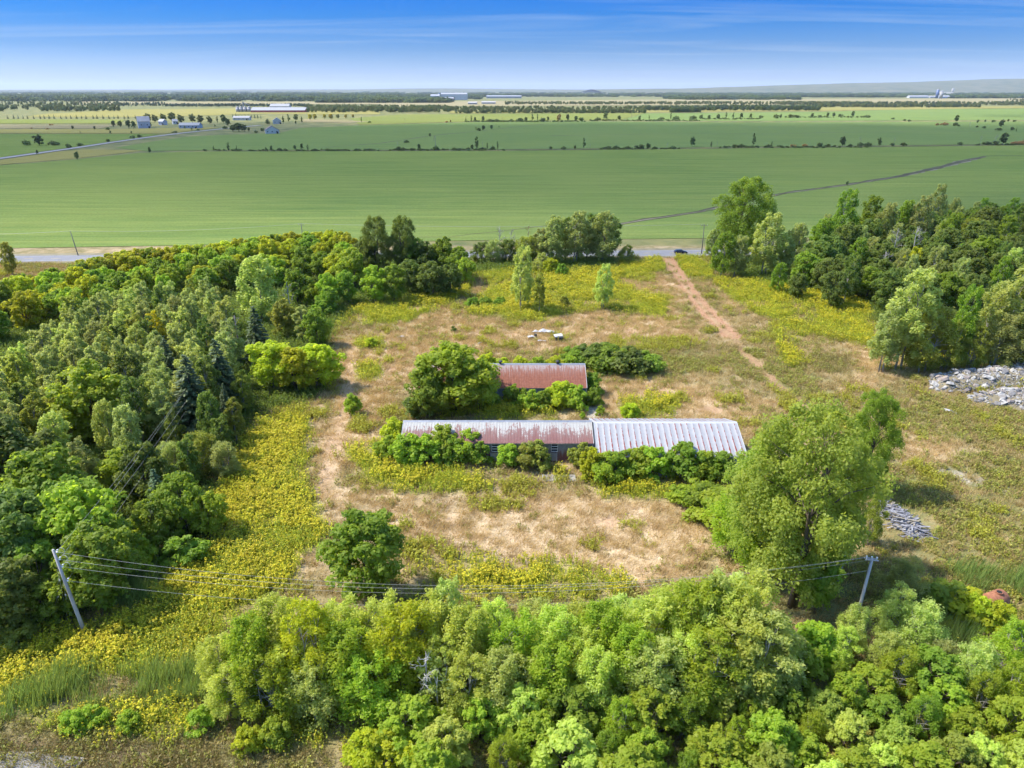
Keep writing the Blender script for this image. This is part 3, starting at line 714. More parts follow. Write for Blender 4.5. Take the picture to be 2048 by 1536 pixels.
broad('aspen', (31, 32, 33), 12.0, 2.7, 1.6, tall, 30, 7000, 0.32, 1.4, size=0.32, sub=6, subr=0.5, zs=1.35, bark_='pale_bark', tr=0.13, align=(0.2, 0, 0.5), rnd=0.8, outward=0.55)
broad('poplar', (41, 42, 43), 14.0, 3.6, 1.2, tall, 40, 9000, 0.38, 1.7, size=0.26, sub=6, subr=0.48, zs=1.8, lean=(0.05, 0), bark_='pale_bark', tr=0.17, stems=2, align=(0.7, 0, 0.7), rnd=0.75, outward=0.55, shell=(0.6, 1.15))
broad('willow', (51, 52, 53, 54), 8.0, 3.0, 0.2, tall, 48, 12500, 0.23, 2.2, size=0.22, sub=6, subr=0.5, zs=1.7, lean=(0.05, 0), bark_='pale_bark', tr=0.11, stems=4, align=(0.5, 0, 0.7), rnd=0.95, outward=0.45, shell=(0.4, 1.35))
broad('cottonwood', (64, 62), 20.0, 9.0, 1.5, dome, 76, 38000, 0.31, 1.3, size=0.21, sub=8, subr=0.48, tr=0.42, stems=2, limbs=16, rnd=0.7, shell=(0.6, 1.15), align=(0.2, 0, 0.1), spread=0.6)
broad('sumac', (71, 72, 73, 74), 5.0, 2.9, 0.3, bowl, 34, 8500, 0.30, 1.7, size=0.25, sub=7, subr=0.46, shell=(0.5, 1.25), tr=0.10, stems=4, up=0.6, outward=0.7, rnd=0.45, spread=0.35)
broad('shrub', (81, 82, 83), 3.2, 2.0, 0.1, bowl, 14, 3600, 0.30, 1.5, size=0.42, sub=6, subr=0.46, tr=0.07, stems=4, spread=0.2)
broad('thicket', (91, 92), 2.4, 2.6, 0.0, bowl, 14, 3400, 0.36, 1.4, size=0.40, sub=6, subr=0.5, zs=0.7, tr=0.05, stems=5, up=0.7, spread=0.4)
broad('wispy', (95, 96), 6.5, 2.4, 0.8, tall, 16, 1100, 0.32, 1.6, size=0.34, sub=6, subr=0.46, zs=1.3, bark_='white_wood', tr=0.17, stems=3, limbs=16, rnd=0.8, outward=0.5, shell=(0.6, 1.2), spread=0.25)
broad('fartree', (101, 102, 103), 10.0, 4.0, 1.5, dome, 12, 1000, 1.2, 1.25, size=0.46, sub=5, subr=0.5, tr=0.28, limbs=5)
broad('farpop', (104, 105), 12.0, 2.8, 1.0, tall, 9, 600, 1.05, 1.4, size=0.46, sub=4, subr=0.55, zs=1.4, tr=0.2, limbs=4)
broad('copse', (116, 117, 118), 15.0, 42.0, 0.0, lambda t: (0.25 + 0.75 * ((t * 7.31) % 1.0) ** 0.5), 60, 1700, 3.6, 1.2, size=0.12, sub=4, subr=0.5, tr=0.3, limbs=0, spread=0.3)
broad('farbush', (106, 107, 108), 3.2, 3.2, 0.0, bowl, 8, 420, 0.75, 1.3, size=0.44, sub=4, subr=0.55, tr=0.1, stems=3, limbs=3)
def spruce(kind, seeds, H, R, n, L):
    PROTO[kind] = []
    for sd_ in seeds:
        rng = np.random.default_rng(sd_)
        whorls = np.linspace(0.05, 0.985, max(9, int(H * 1.9))); nb = 9
        bt, ba, br = [], [], []
        for w in whorls:
            k = max(4, int(nb * (1 - w) + 4)); a0 = rng.uniform(0, 6.28)
            for i in range(k):
                bt.append(w + rng.uniform(-0.012, 0.012)); ba.append(a0 + 6.28 * i / k + rng.uniform(-0.2, 0.2)); br.append(R * (1 - w) ** 0.85 * rng.uniform(0.75, 1.12) + 0.12)
        bt, ba, br = map(np.array, (bt, ba, br)); wgt = br + 0.15; k = rng.choice(len(bt), n, p=wgt / wgt.sum())
        q = rng.random(n) ** 0.6; rad = br[k] * q; ang = ba[k] + rng.normal(size=n) * 0.16 * (1.3 - q)
        p = np.stack([rad * np.cos(ang), rad * np.sin(ang), H * bt[k] - 0.30 * rad + 0.12 * rad * q + rng.normal(size=n) * 0.06], 1)
        t = np.stack([np.cos(ang), np.sin(ang), np.full(n, -0.30)], 1) + units(rng, n) * 0.55
        nn = norm(np.array([0, 0, 1.0]) + units(rng, n) * 0.6); ln = L * rng.uniform(0.6, 1.3, n)
        v = cards(rng, p, nn, norm(t), ln, ln * 0.42, 0.35)
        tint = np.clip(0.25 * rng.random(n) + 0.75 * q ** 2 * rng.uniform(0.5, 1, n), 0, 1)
        cm = np_mesh(kind + '_crown', v, np.arange(len(v)).reshape(-1, 4), MATS['spruce'], {'tint': np.repeat(tint, 4)})
        tm = MB().tube([(0, 0, -0.3), (0, 0, H * 0.5), (0, 0, H * 0.97)], [H * 0.016, H * 0.01, 0.015], 7).mesh(kind + '_trunk', MATS['bark'], True)
        PROTO[kind].append((tm, cm, H, R, 'crown'))
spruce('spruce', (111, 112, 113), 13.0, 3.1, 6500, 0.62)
spruce('farspruce', (114, 115), 10.0, 2.9, 420, 1.2)
def dead(kind, seeds, H, spread, n):
    PROTO[kind] = []
    for sd_ in seeds:
        rng = np.random.default_rng(sd_); mb = MB(); tw = MB()
        mb.tube([(0, 0, -0.3), (0.1, 0, H * 0.4), (0.25, 0.1, H * 0.75), (0.3, 0, H)], [0.17, 0.12, 0.07, 0.02], 6)
        def grow(p, d, l, r, lev):
            q = p + d * l; m = p.lerp(q, 0.5) + Vector(rng.normal(size=3)) * l * 0.06
            tw.tube([p, m, q], [r, r * 0.75, r * 0.45], 4, cap=False)
            if lev < 3:
                for _ in range(3):
                    e = (d + Vector(rng.normal(size=3)) * 0.55 + Vector((0, 0, 0.2))).normalized()
                    grow(p.lerp(q, rng.uniform(0.45, 1)), e, l * rng.uniform(0.45, 0.7), r * 0.5, lev + 1)
        for i in range(n):
            z = H * rng.uniform(0.3, 0.92); a = rng.uniform(0, 6.28)
            grow(Vector((0.15, 0.05, z)), Vector((math.cos(a), math.sin(a), rng.uniform(0.5, 1.2))).normalized(), spread * (1.15 - z / H) * rng.uniform(0.7, 1.2), 0.05, 0)
        PROTO[kind].append((mb.mesh(kind + '_trunk', MATS['dead_wood'], True), tw.mesh(kind + '_branches', MATS['dead_wood'], True), H, spread, 'branches'))
dead('snag', (121, 122), 9.0, 3.0, 8)

KIND = {  # kind -> (object name, noun for labels, category)
    'maple': ('maple_tree', 'maple', 'tree'), 'boxelder': ('box_elder_tree', 'box elder', 'tree'), 'aspen': ('aspen_tree', 'aspen', 'tree'),
    'poplar': ('poplar_tree', 'poplar', 'tree'), 'willow': ('willow_tree', 'willow', 'tree'), 'cottonwood': ('cottonwood_tree', 'cottonwood', 'tree'),
    'sumac': ('sumac_shrub', 'sumac', 'shrub'), 'shrub': ('shrub', 'shrub', 'shrub'), 'thicket': ('vine_thicket', 'vine thicket', 'shrub'),
    'wispy': ('thin_poplar_tree', 'thin-leaved poplar with pale bare limbs', 'tree'), 'spruce': ('spruce_tree', 'spruce', 'tree'), 'snag': ('dead_tree', 'dead tree', 'tree'),
    'fartree': ('field_tree', 'tree', 'tree'), 'farpop': ('field_tree', 'tall tree', 'tree'), 'farbush': ('field_bush', 'bush', 'bush'), 'farspruce': ('conifer_tree', 'conifer', 'tree')}
LOOK = {'pale': 'pale green', 'cotton': 'fresh green', 'lime': 'lime-green', 'green': 'green', 'bright': 'fresh green', 'dark': 'dark green', 'grey': 'grey-green', 'silver': 'silvery', 'olive': 'olive', 'yellow': 'yellow',
        'boxelder': 'yellow-green', 'spruce': 'dark blue-green', 'rusty': 'rust-brown', 'far_green': 'dark', 'far_grey': 'greyish', 'far_yellow': 'yellowish', 'far_blue': 'dark', 'dead_wood': 'bare grey', 'white_wood': 'bare pale grey'}
LAND = [('the leaning grey utility pole', 155, 1190), ('the round maple on the dry grass', 740, 1110), ('the white-roofed barn', 1340, 880), ('the long rust-streaked barn', 960, 890),
        ('the red-roofed rear barn', 1080, 765), ('the giant cottonwood', 1600, 960), ('the grey board pile', 1800, 1045), ('the rubble heaps', 1950, 770),
        ('the tall pale poplar in the left wood', 500, 570), ('the big blue-green spruce', 370, 790), ('the twin dark cottonwoods', 780, 460), ('the pale meadow poplar', 1045, 560),
        ('the car on the road', 1360, 502), ('the tall roadside cottonwood', 1480, 420), ('the yellow aspen', 300, 640), ('the wide box elders by the lane', 590, 740),
        ('the leaning poplar by the rubble', 1805, 640), ('the wooden walkway', 775, 1515), ('the right utility pole', 1722, 1165), ('the rusty tank', 1985, 1195), ('the left road pole', 150, 485),
        ('the bright maple in the left wood', 165, 790)]
ORD = ['', 'second', 'third', 'fourth', 'fifth', 'sixth', 'seventh', 'eighth', 'ninth', 'tenth', 'eleventh', 'twelfth', 'thirteenth', 'fourteenth', 'fifteenth', 'sixteenth', 'seventeenth', 'eighteenth', 'nineteenth', 'twentieth']
PLANTS = []
rg = random.Random(7)
def put(kind, mat, x, y, h, wf=1.0, label=None, group=None, var=None, rz=None, line=None):
    PLANTS.append(dict(kind=kind, mat=mat, x=x, y=y, h=h, wf=wf, label=label, group=group, var=var, rz=rz, line=line))
def top(kind, mat, px, py, h, wf=1.0, label=None, group=None, var=None, rz=None):
    x, y = G(px, py + 3, h); put(kind, mat, x, y, h, wf, label, group, var, rz)
def base(kind, mat, px, pb, pt, wf=1.0, label=None, group=None, var=None, rz=None, line=None):
    x, y = G(px, pb); put(kind, mat, x, y, HGT(px, pb, pt), wf, label, group, var, rz, line)
def fill(polypx, hp, choices, spacing, hr, group, seed, avoid=(), wf=(0.85, 1.15)):
    """trees spread through a patch whose crown tops cover polypx"""
    r = random.Random(seed); pts = [G(px, py, hp) for px, py in polypx]
    x0, x1 = min(p[0] for p in pts), max(p[0] for p in pts); y0, y1 = min(p[1] for p in pts), max(p[1] for p in pts)
    got = []
    for _ in range(4000):
        x, y = r.uniform(x0, x1), r.uniform(y0, y1)
        if poly_sd(np.array([x]), np.array([y]), pts)[0] < 0: continue
        if any((x - a) ** 2 + (y - b) ** 2 < spacing ** 2 for a, b in got): continue
        if any((x - q['x']) ** 2 + (y - q['y']) ** 2 < (spacing * 0.75) ** 2 for q in PLANTS): continue
        got.append((x, y)); kind, mat = r.choice(choices)
        put(kind, mat, x, y, r.uniform(*hr), r.uniform(*wf), None, group)

# --- left wood: named individuals first
W1 = 'trees of the left wood'; W2 = 'trees of the row along the road'; W3 = 'trees of the right wood'; FG = 'trees of the belt below the barns'; BS = 'shrubs around the barns'
top('poplar', 'silver', 500, 503, 17, 1.35, 'tall pale silvery poplar standing above the left wood', W1)
top('spruce', 'spruce', 368, 708, 14.5, 1.4, 'big blue-green spruce in front of the left wood', W1); top('spruce', 'spruce', 428, 676, 13.5, 1.3, None, W1)
top('spruce', 'spruce', 505, 608, 12.5, 1.25, None, W1); top('spruce', 'spruce', 452, 628, 11, 0.8, None, W1); top('spruce', 'spruce', 325, 668, 12, 1.0, None, W1); top('spruce', 'spruce', 305, 935, 9, 1.1, None, W1)
top('aspen', 'yellow', 300, 618, 11, 1.0, 'yellow aspen in the middle of the left wood', W1); top('aspen', 'olive', 262, 625, 11, 1.0, None, W1)
top('maple', 'bright', 160, 725, 13, 1.15, 'bright rounded maple in the middle of the left wood', W1); top('aspen', 'dark', 240, 690, 13.5, 1.0, None, W1)
top('poplar', 'dark', 255, 745, 12.5, 1.0, None, W1); top('snag', 'dead_wood', 252, 770, 9.5, 1.0, 'bare grey dead trunk beside the bright maple in the left wood', W1)
top('boxelder', 'lime', 540, 680, 9.5, 1.25, None, W1); top('boxelder', 'lime', 628, 682, 9, 1.25, None, W1); top('boxelder', 'boxelder', 585, 690, 9, 1.1, None, W1)
top('aspen', 'olive', 478, 735, 8.5, 1.1, None, W1); top('aspen', 'grey', 600, 605, 9, 1.2, None, W1); top('maple', 'green', 628, 615, 8.5, 0.9, None, W1); top('maple', 'olive', 565, 598, 9, 0.9, None, W1)
top('snag', 'dead_wood', 575, 560, 10, 0.9, 'bare grey dead tree between poplar and maples', W1)
top('willow', 'olive', 385, 862, 7, 1.6, None, W1); top('willow', 'grey', 440, 880, 6, 1.3, None, W1); top('willow', 'grey', 330, 880, 6.5, 1.2, None, W1); top('aspen', 'olive', 460, 790, 8, 1.0, None, W1)
top('maple', 'green', 62, 893, 12, 1.1, None, W1); top('maple', 'dark', -30, 830, 14, 1.0, None, W1); top('boxelder', 'bright', 235, 893, 7.5, 1.0, None, W1); top('maple', 'dark', 20, 985, 12, 1.0, None, W1)
top('boxelder', 'bright', 130, 975, 11.5, 1.0, None, W1); top('boxelder', 'green', 345, 948, 8.5, 1.0, None, W1); top('boxelder', 'bright', 405, 980, 6.5, 0.95, None, W1); top('shrub', 'green', 360, 1075, 3.5, 1.3, None, W1)
top('boxelder', 'green', 60, 1085, 8, 1.0, None, W1); top('boxelder', 'green', 80, 1160, 5.5, 1.1, None, W1); top('shrub', 'lime', 240, 1060, 4.5, 1.0, None, W1); top('shrub', 'bright', 275, 1085, 4, 1.0, None, W1)
top('boxelder', 'green', 190, 1020, 9, 0.9, None, W1); top('maple', 'dark', 150, 1040, 8, 0.9, None, W1); top('shrub', 'olive', 20, 1240, 3, 1.2, None, W1); top('maple', 'dark', -20, 1120, 9, 1.0, None, W1)
top('boxelder', 'green', 290, 1000, 7, 0.9, None, W1)
fill([(0, 690), (120, 590), (250, 555), (330, 548), (440, 560), (460, 640), (420, 720), (330, 770), (200, 700), (100, 760), (-200, 860), (-260, 700)], 11.5,
     [('aspen', 'grey')] * 6 + [('aspen', 'silver')] * 2 + [('aspen', 'olive'), ('aspen', 'dark'), ('poplar', 'grey')], 3.9, (9.0, 13.0), W1, 5)
fill([(-150, 790), (60, 760), (230, 760), (300, 800), (270, 950), (160, 960), (-150, 1010)], 10.5, [('maple', 'green'), ('aspen', 'grey'), ('poplar', 'grey'), ('maple', 'cotton'), ('boxelder', 'green'), ('poplar', 'silver'), ('maple', 'dark')], 6.0, (8.5, 11.5), W1, 6)
fill([(280, 800), (440, 760), (480, 800), (420, 860), (290, 870)], 9, [('spruce', 'spruce'), ('aspen', 'dark'), ('poplar', 'dark')], 5, (8, 11), W1, 16)
fill([(-150, 1000), (150, 960), (250, 980), (180, 1080), (-100, 1160)], 9.0, [('boxelder', 'green'), ('maple', 'cotton'), ('maple', 'green')], 5.5, (7.5, 10.5), W1, 8)
# --- row along the road, far left
for px, py in ((30, 548), (92, 540), (150, 528), (205, 512), (255, 502), (312, 498), (372, 502), (432, 490), (484, 482), (530, 476), (575, 474), (618, 462), (660, 458), (695, 470)):
    top('boxelder', rg.choice(('boxelder', 'boxelder', 'lime', 'bright')), px, py, 9 + rg.uniform(-1, 1), 1.05, None, W2)
for px, py in ((-40, 585), (60, 578), (120, 562), (176, 548), (232, 540), (275, 528), (330, 530), (398, 528), (455, 515), (545, 512), (600, 515), (640, 500), (668, 505)):
    top('boxelder' if rg.random() < .8 else 'maple', rg.choice(('boxelder', 'boxelder', 'bright', 'green')), px, py, 8.5 + rg.uniform(-1, 1), 1.05, None, W2)
fill([(-420, 600), (0, 545), (300, 500), (680, 458), (690, 500), (330, 545), (0, 610), (-420, 700)], 8.5, [('boxelder', 'boxelder'), ('boxelder', 'green'), ('maple', 'green'), ('boxelder', 'bright')], 6.5, (7.5, 9.5), W2, 9)
for k_, px in enumerate(range(165, 700, 26)):
    top('boxelder', ('boxelder', 'bright', 'boxelder', 'lime')[k_ % 4], px, float(np.interp(px, [150, 250, 330, 420, 500, 600, 700], [520, 498, 491, 483, 472, 460, 462])), 9.0, 1.15, None, W2)
top('cottonwood', 'dark', 748, 424, 19, 0.72, 'left one of the twin dark cottonwoods above the road', W2); top('cottonwood', 'dark', 802, 424, 19, 0.62, 'right one of the twin dark cottonwoods above the road', W2)
for px, py, h, m in ((700, 492, 12, 'bright'), (745, 530, 10, 'bright'), (785, 528, 10, 'green'), (820, 470, 12, 'green'), (850, 480, 11, 'dark'), (885, 472, 12, 'green'), (915, 490, 10, 'green'), (930, 512, 8, 'bright'),
                     (860, 520, 10, 'dark'), (650, 545, 9, 'bright'), (620, 560, 7, 'bright'), (655, 570, 7, 'green'), (820, 515, 10, 'dark'), (900, 525, 9, 'dark'), (730, 470, 12, 'dark'), (690, 540, 9, 'green'), (590, 535, 10, 'green')):
    top(rg.choice(('maple', 'boxelder')), m, px, py, h, rg.uniform(0.85, 1.05), None, W2)
top('shrub', 'green', 640, 600, 4, 1.3, None, W2)
top('poplar', 'olive', 5, 478, 11, 1.0, 'loose olive poplar at the left edge beside the road', W2)
# --- middle distance
base('poplar', 'silver', 1043, 622, 488, 0.85, 'pale silvery poplar standing alone in the goldenrod meadow', None); base('aspen', 'olive', 1078, 630, 545, 0.9, 'slim olive aspen just right of the pale meadow poplar')
base('poplar', 'silver', 1204, 620, 525, 0.95, 'silvery poplar standing alone right in the meadow towards the track')
CL = 'poplar clump by the road'
for px, pb, pt, m, k in ((1078, 528, 455, 'grey', 'poplar'), (1104, 530, 428, 'grey', 'poplar'), (1128, 520, 432, 'dark', 'poplar'), (1150, 530, 420, 'grey', 'poplar'), (1176, 522, 425, 'dark', 'poplar'), (1200, 528, 418, 'grey', 'poplar'),
                      (1215, 518, 430, 'dark', 'poplar'), (960, 528, 482, 'dark', 'willow'), (985, 530, 478, 'grey', 'willow'), (1015, 528, 478, 'dark', 'willow'), (1050, 530, 470, 'olive', 'willow'), (1250, 528, 490, 'olive', 'willow'), (1080, 545, 505, 'silver', 'willow')):
    base(k, m, px, pb, pt, 1.3 if k == 'poplar' else 1.6, None, CL)
base('snag', 'dead_wood', 998, 520, 450, 0.9, None, CL); base('snag', 'dead_wood', 1022, 522, 458, 0.8, None, CL); base('snag', 'rusty', 1055, 512, 450, 0.7, None, CL)
base('shrub', 'lime', 1102, 550, 518, 1.0, 'round lime-green shrub in front of the poplar clump'); base('shrub', 'green', 1124, 555, 528, 0.9, 'round green shrub right beside the lime one near the poplar clump')
base('shrub', 'olive', 1128, 614, 592, 0.9, None, 'meadow shrubs'); 
for px in (945, 972, 1000): base('thicket', 'green', px, 612, 595, 0.9, None, 'low meadow hedge')
base('shrub', 'dark', 907, 664, 652, 0.9, None, 'meadow shrubs'); base('shrub', 'bright', 706, 828, 790, 0.8, None, 'meadow shrubs'); base('shrub', 'lime', 742, 695, 676, 1.3, None, 'meadow shrubs')
for i, (px, pb, pt) in enumerate(((1150, 728, 695), (1185, 732, 690), (1220, 738, 693), (1255, 742, 697), (1285, 742, 705), (1210, 722, 688))):
    base('thicket', ('green', 'dark')[i % 2], px, pb, pt, 1.0, None, 'vine thicket behind the rear barn')
# --- right wood
base('cottonwood', 'green', 1478, 522, 348, 0.95, 'tall roadside cottonwood at the left end of the right wood', W3); base('poplar', 'silver', 1525, 555, 422, 1.3, None, W3); base('poplar', 'green', 1438, 556, 460, 1.2, None, W3)
base('poplar', 'grey', 1420, 520, 455, 1.2, None, W3); base('poplar', 'grey', 1470, 556, 468, 1.2, None, W3)
for px, pt, h, m, k, w in ((1600, 440, 14, 'grey', 'poplar', 1.0), (1650, 430, 15, 'green', 'poplar', 1.3), (1700, 372, 21, 'green', 'poplar', 1.0), (1745, 385, 18, 'green', 'poplar', 1.2), (1780, 400, 17, 'grey', 'poplar', 1.1), (1815, 395, 17, 'green', 'poplar', 1.1),
                        (1850, 385, 19, 'grey', 'poplar', 1.0), (1882, 362, 21, 'grey', 'poplar', 0.8), (1910, 420, 15, 'green', 'poplar', 1.2), (1945, 430, 14, 'olive', 'poplar', 1.2), (1985, 408, 15, 'dark', 'maple', 0.9), (2020, 425, 16, 'green', 'poplar', 1.2),
                        (2050, 400, 17, 'dark', 'poplar', 1.2), (1570, 470, 12, 'grey', 'poplar', 1.3), (1620, 500, 10.5, 'green', 'boxelder', 1.1), (1660, 512, 10, 'dark', 'boxelder', 1.0), (1700, 520, 10, 'dark', 'maple', 1.0), (1745, 530, 9, 'green', 'maple', 1.0),
                        (1670, 475, 12, 'dark', 'maple', 1.0), (1720, 470, 13, 'green', 'poplar', 1.2), (1770, 480, 12, 'dark', 'maple', 1.0), (1833, 492, 10, 'lime', 'boxelder', 0.7), (1880, 480, 12, 'dark', 'maple', 1.1), (1930, 490, 12, 'dark', 'poplar', 1.1), (1980, 470, 13, 'green', 'maple', 1.1),
                        (2030, 490, 13, 'silver', 'poplar', 1.2), (1900, 540, 10, 'green', 'maple', 1.0), (1960, 545, 10, 'dark', 'maple', 1.0), (1790, 545, 8, 'dark', 'boxelder', 1.0), (1600, 545, 7, 'dark', 'boxelder', 1.0), (1560, 520, 9, 'green', 'poplar', 1.2), (1860, 545, 9, 'dark', 'maple', 1.0)):
    top(k, m, px, pt, h, w, None, W3)
top('snag', 'dead_wood', 1795, 452, 14, 0.9, None, W3); top('snag', 'dead_wood', 1838, 450, 14, 0.9, None, W3); top('snag', 'dead_wood', 1775, 500, 11, 0.9, None, W3)
fill([(1580, 450), (1900, 400), (2300, 400), (2300, 520), (1900, 540), (1640, 540)], 11, [('poplar', 'grey'), ('poplar', 'green'), ('maple', 'dark'), ('boxelder', 'dark'), ('poplar', 'dark')], 7.5, (10, 14), W3, 12)
base('poplar', 'silver', 1795, 742, 532, 1.15, 'leaning silvery poplar in front of the right wood by the rubble', W3, 0, 0.2)
base('poplar', 'grey', 1760, 745, 600, 1.0, None, W3); base('willow', 'olive', 1840, 745, 610, 1.3, None, W3)
for px, pb, pt, m, k, w in ((1905, 735, 565, 'green', 'poplar', 0.75), (1885, 740, 640, 'olive', 'willow', 1.2), (1960, 730, 560, 'silver', 'poplar', 1.0), (2005, 725, 520, 'silver', 'poplar', 1.1), (2045, 722, 545, 'green', 'poplar', 1.2), (1985, 738, 620, 'grey', 'willow', 1.3), (2040, 735, 600, 'olive', 'willow', 1.3), (1935, 742, 650, 'olive', 'willow', 1.1), (2080, 735, 590, 'grey', 'poplar', 1.1)):
    base(k, m, px, pb, pt, w, None, W3)
# --- around the barns
top('maple', 'bright', 905, 684, 12.5, 1.35, 'broad bright maple hiding the left end of the red-roofed rear barn', None); top('maple', 'green', 850, 735, 9, 1.0, None, BS); top('maple', 'bright', 955, 715, 9.5, 0.95, None, BS); top('shrub', 'dark', 845, 775, 5, 1.2, None, BS)
for px, py, h, m, w in ((1028, 768, 4.0, 'green', 1.0), (1062, 778, 3.6, 'bright', 1.0), (1092, 778, 3.6, 'green', 1.0), (1122, 762, 4.6, 'lime', 1.2), (1150, 770, 4.2, 'bright', 1.1), (1185, 745, 4.0, 'green', 0.9), (985, 780, 3, 'green', 1), (1188, 775, 3.2, 'green', 0.9)):
    top('shrub', m, px, py, h, w, None, BS)
for px, py, h, m, w in ((975, 702, 3.6, 'lime', 1), (1005, 712, 3, 'lime', 1), (1040, 712, 3, 'lime', 1.0), (1075, 715, 2.8, 'bright', 1), (1110, 714, 2.8, 'lime', 1), (1140, 716, 2.6, 'bright', 1)):
    x, y = G(px, py, h); put('shrub', m, x, 132.5 + rg.uniform(-1, 1), h + 1.0, w, None, BS)
for px, py, h, m, w in ((788, 838, 4.6, 'lime', 1.0), (775, 870, 3.6, 'bright', 1.0), (815, 868, 4.6, 'bright', 1.1), (850, 872, 4.4, 'bright', 1.1), (885, 852, 5.2, 'bright', 0.9), (905, 872, 4.2, 'green', 1.0), (935, 860, 4.8, 'bright', 1.0), (958, 882, 3.6, 'green', 0.9),
                        (1018, 888, 3.4, 'bright', 1.0), (1050, 892, 3.4, 'olive', 1.0), (1072, 878, 4.4, 'olive', 0.9), (1165, 884, 3.8, 'olive', 0.9), (1188, 898, 4.4, 'lime', 0.9), (1215, 905, 4.4, 'bright', 1.0), (1245, 902, 4.4, 'green', 1.1), (1278, 896, 4.6, 'bright', 1.1),
                        (1308, 895, 4.8, 'bright', 1.0), (1372, 888, 5.2, 'green', 1.1), (1412, 902, 4.4, 'bright', 1.0), (1445, 905, 4.2, 'green', 1.1)):
    top('shrub', m, px, py, h, w, None, BS)
top('shrub', 'lime', 1262, 806, 2.6, 1.3, 'lime-green bush standing behind the ridge of the white-roofed barn'); base('shrub', 'bright', 1200, 832, 812, 0.8, None, BS); base('shrub', 'bright', 1165, 838, 824, 0.7, None, BS)
for px, pb, pt, m in ((1395, 1000, 965, 'bright'), (1360, 1005, 975, 'bright'), (1420, 1020, 975, 'green'), (1440, 1040, 985, 'bright')): base('thicket', m, px, pb, pt, 1.0, None, BS)
base('maple', 'green', 735, 1192, 1030, 1.05, 'round dense green maple standing alone on the dry grass', None, 0)
base('cottonwood', 'cotton', 1578, 1205, 797, 0.78, 'giant fresh green cottonwood at the end of the white-roofed barn', None, 0); base('cottonwood', 'green', 1722, 985, 775, 0.62, 'dark green cottonwood behind the giant one', None, 1)
base('cottonwood', 'cotton', 1660, 1130, 865, 0.46, 'right-hand crown half merged with the giant cottonwood', None, 1); base('cottonwood', 'cotton', 1512, 1150, 858, 0.72, 'lower left crown half merged with the giant cottonwood', None, 0, 2.0); base('willow', 'bright', 1470, 1110, 960, 1.3, None, FG); base('willow', 'bright', 1520, 1150, 1000, 1.3, None, FG); base('boxelder', 'cotton', 1655, 1140, 985, 0.6, None, FG); base('willow', 'cotton', 1735, 1090, 985, 0.7, None, FG)
base('boxelder', 'green', 1625, 1225, 1095, 0.7, None, FG)
# --- belt below the barns
for i, (px, pb, pt) in enumerate(((450, 1392, 1268), (515, 1405, 1232), (560, 1370, 1195), (620, 1405, 1200), (680, 1360, 1195), (700, 1415, 1245), (760, 1370, 1190), (800, 1405, 1215), (850, 1372, 1198), (930, 1380, 1212), (980, 1352, 1202), (1020, 1392, 1232), (1055, 1332, 1200), (1100, 1372, 1212),
                   (1140, 1332, 1202), (1190, 1362, 1205), (1232, 1322, 1195), (1282, 1362, 1188), (1322, 1322, 1170), (1362, 1352, 1155), (1420, 1332, 1145), (1465, 1352, 1150), (1345, 1400, 1255), (1250, 1400, 1250), (590, 1420, 1280), (1150, 1400, 1260), (880, 1410, 1270))):
    base('willow', ('pale', 'bright', 'pale', 'lime')[i % 4] if px < 880 else ('silver', 'pale', 'pale', 'bright')[i % 4], px, pb, pt, rg.uniform(1.0, 1.25), None, FG)
base('poplar', 'silver', 895, 1345, 1150, 0.75, None, FG); base('poplar', 'silver', 1400, 1345, 1140, 0.8, None, FG)
top('wispy', 'silver', 870, 1312, 7.0, 1.1, None, FG); top('snag', 'white_wood', 845, 1300, 8.0, 1.0, 'bare pale grey branchy snag among the shrubs at the bottom', FG); top('wispy', 'silver', 1065, 1310, 6.5, 1.0, None, FG); top('wispy', 'silver', 1185, 1342, 6.0, 1.0, None, FG); top('wispy', 'silver', 1310, 1355, 5, 1.0, None, FG)
for px, py, h, k, m, w in ((1800, 1172, 7, 'willow', 'silver', 1.1), (1850, 1205, 7, 'willow', 'silver', 1.3), (1815, 1110, 6.5, 'willow', 'grey', 1.2), (1775, 1262, 5, 'willow', 'silver', 1.2), (1940, 1185, 3, 'thicket', 'lime', 1.0), (1965, 1190, 3.4, 'shrub', 'lime', 1.0), (2005, 1205, 3.2, 'shrub', 'lime', 1.0), (2040, 1235, 7, 'willow', 'bright', 1.2),
                           (1960, 1285, 6.5, 'willow', 'silver', 1.2), (2050, 1320, 6.5, 'willow', 'bright', 1.1), (1885, 1275, 5, 'willow', 'grey', 1.2), (1810, 1290, 5.5, 'willow', 'bright', 1.2), (1905, 1170, 3, 'thicket', 'green', 1.1)):
    top(k, m, px, py, h, w, None, FG)
for px, py, h, m in ((490, 1455, 2.4, 'lime'), (545, 1440, 2.6, 'bright'), (720, 1470, 3.2, 'lime'), (765, 1462, 3.4, 'lime'), (830, 1490, 3.6, 'lime'), (145, 1420, 2.2, 'bright'), (180, 1412, 2.2, 'bright'), (250, 1425, 2, 'bright'), (400, 1415, 2.4, 'bright'), (1640, 1250, 4.6, 'bright')):
    top('shrub', m, px, py, h, 1.0, None, FG)
for i, (px, pb, pt) in enumerate(((470, 1432, 1325), (640, 1440, 1310), (740, 1442, 1300), (930, 1440, 1310), (1000, 1436, 1300), (1090, 1432, 1290), (1180, 1436, 1300), (1290, 1425, 1280), (1390, 1420, 1262), (1440, 1400, 1232), (1490, 1395, 1222), (540, 1436, 1300), (1410, 1370, 1190), (1545, 1385, 1262))):
    base('willow', ('pale', 'silver', 'bright')[i % 3], px, pb, pt, rg.uniform(1.2, 1.5), None, FG)
top('willow', 'silver', 1716, 1206, 6.0, 1.0, None, FG); top('willow', 'pale', 1690, 1250, 5.0, 1.2, None, FG)
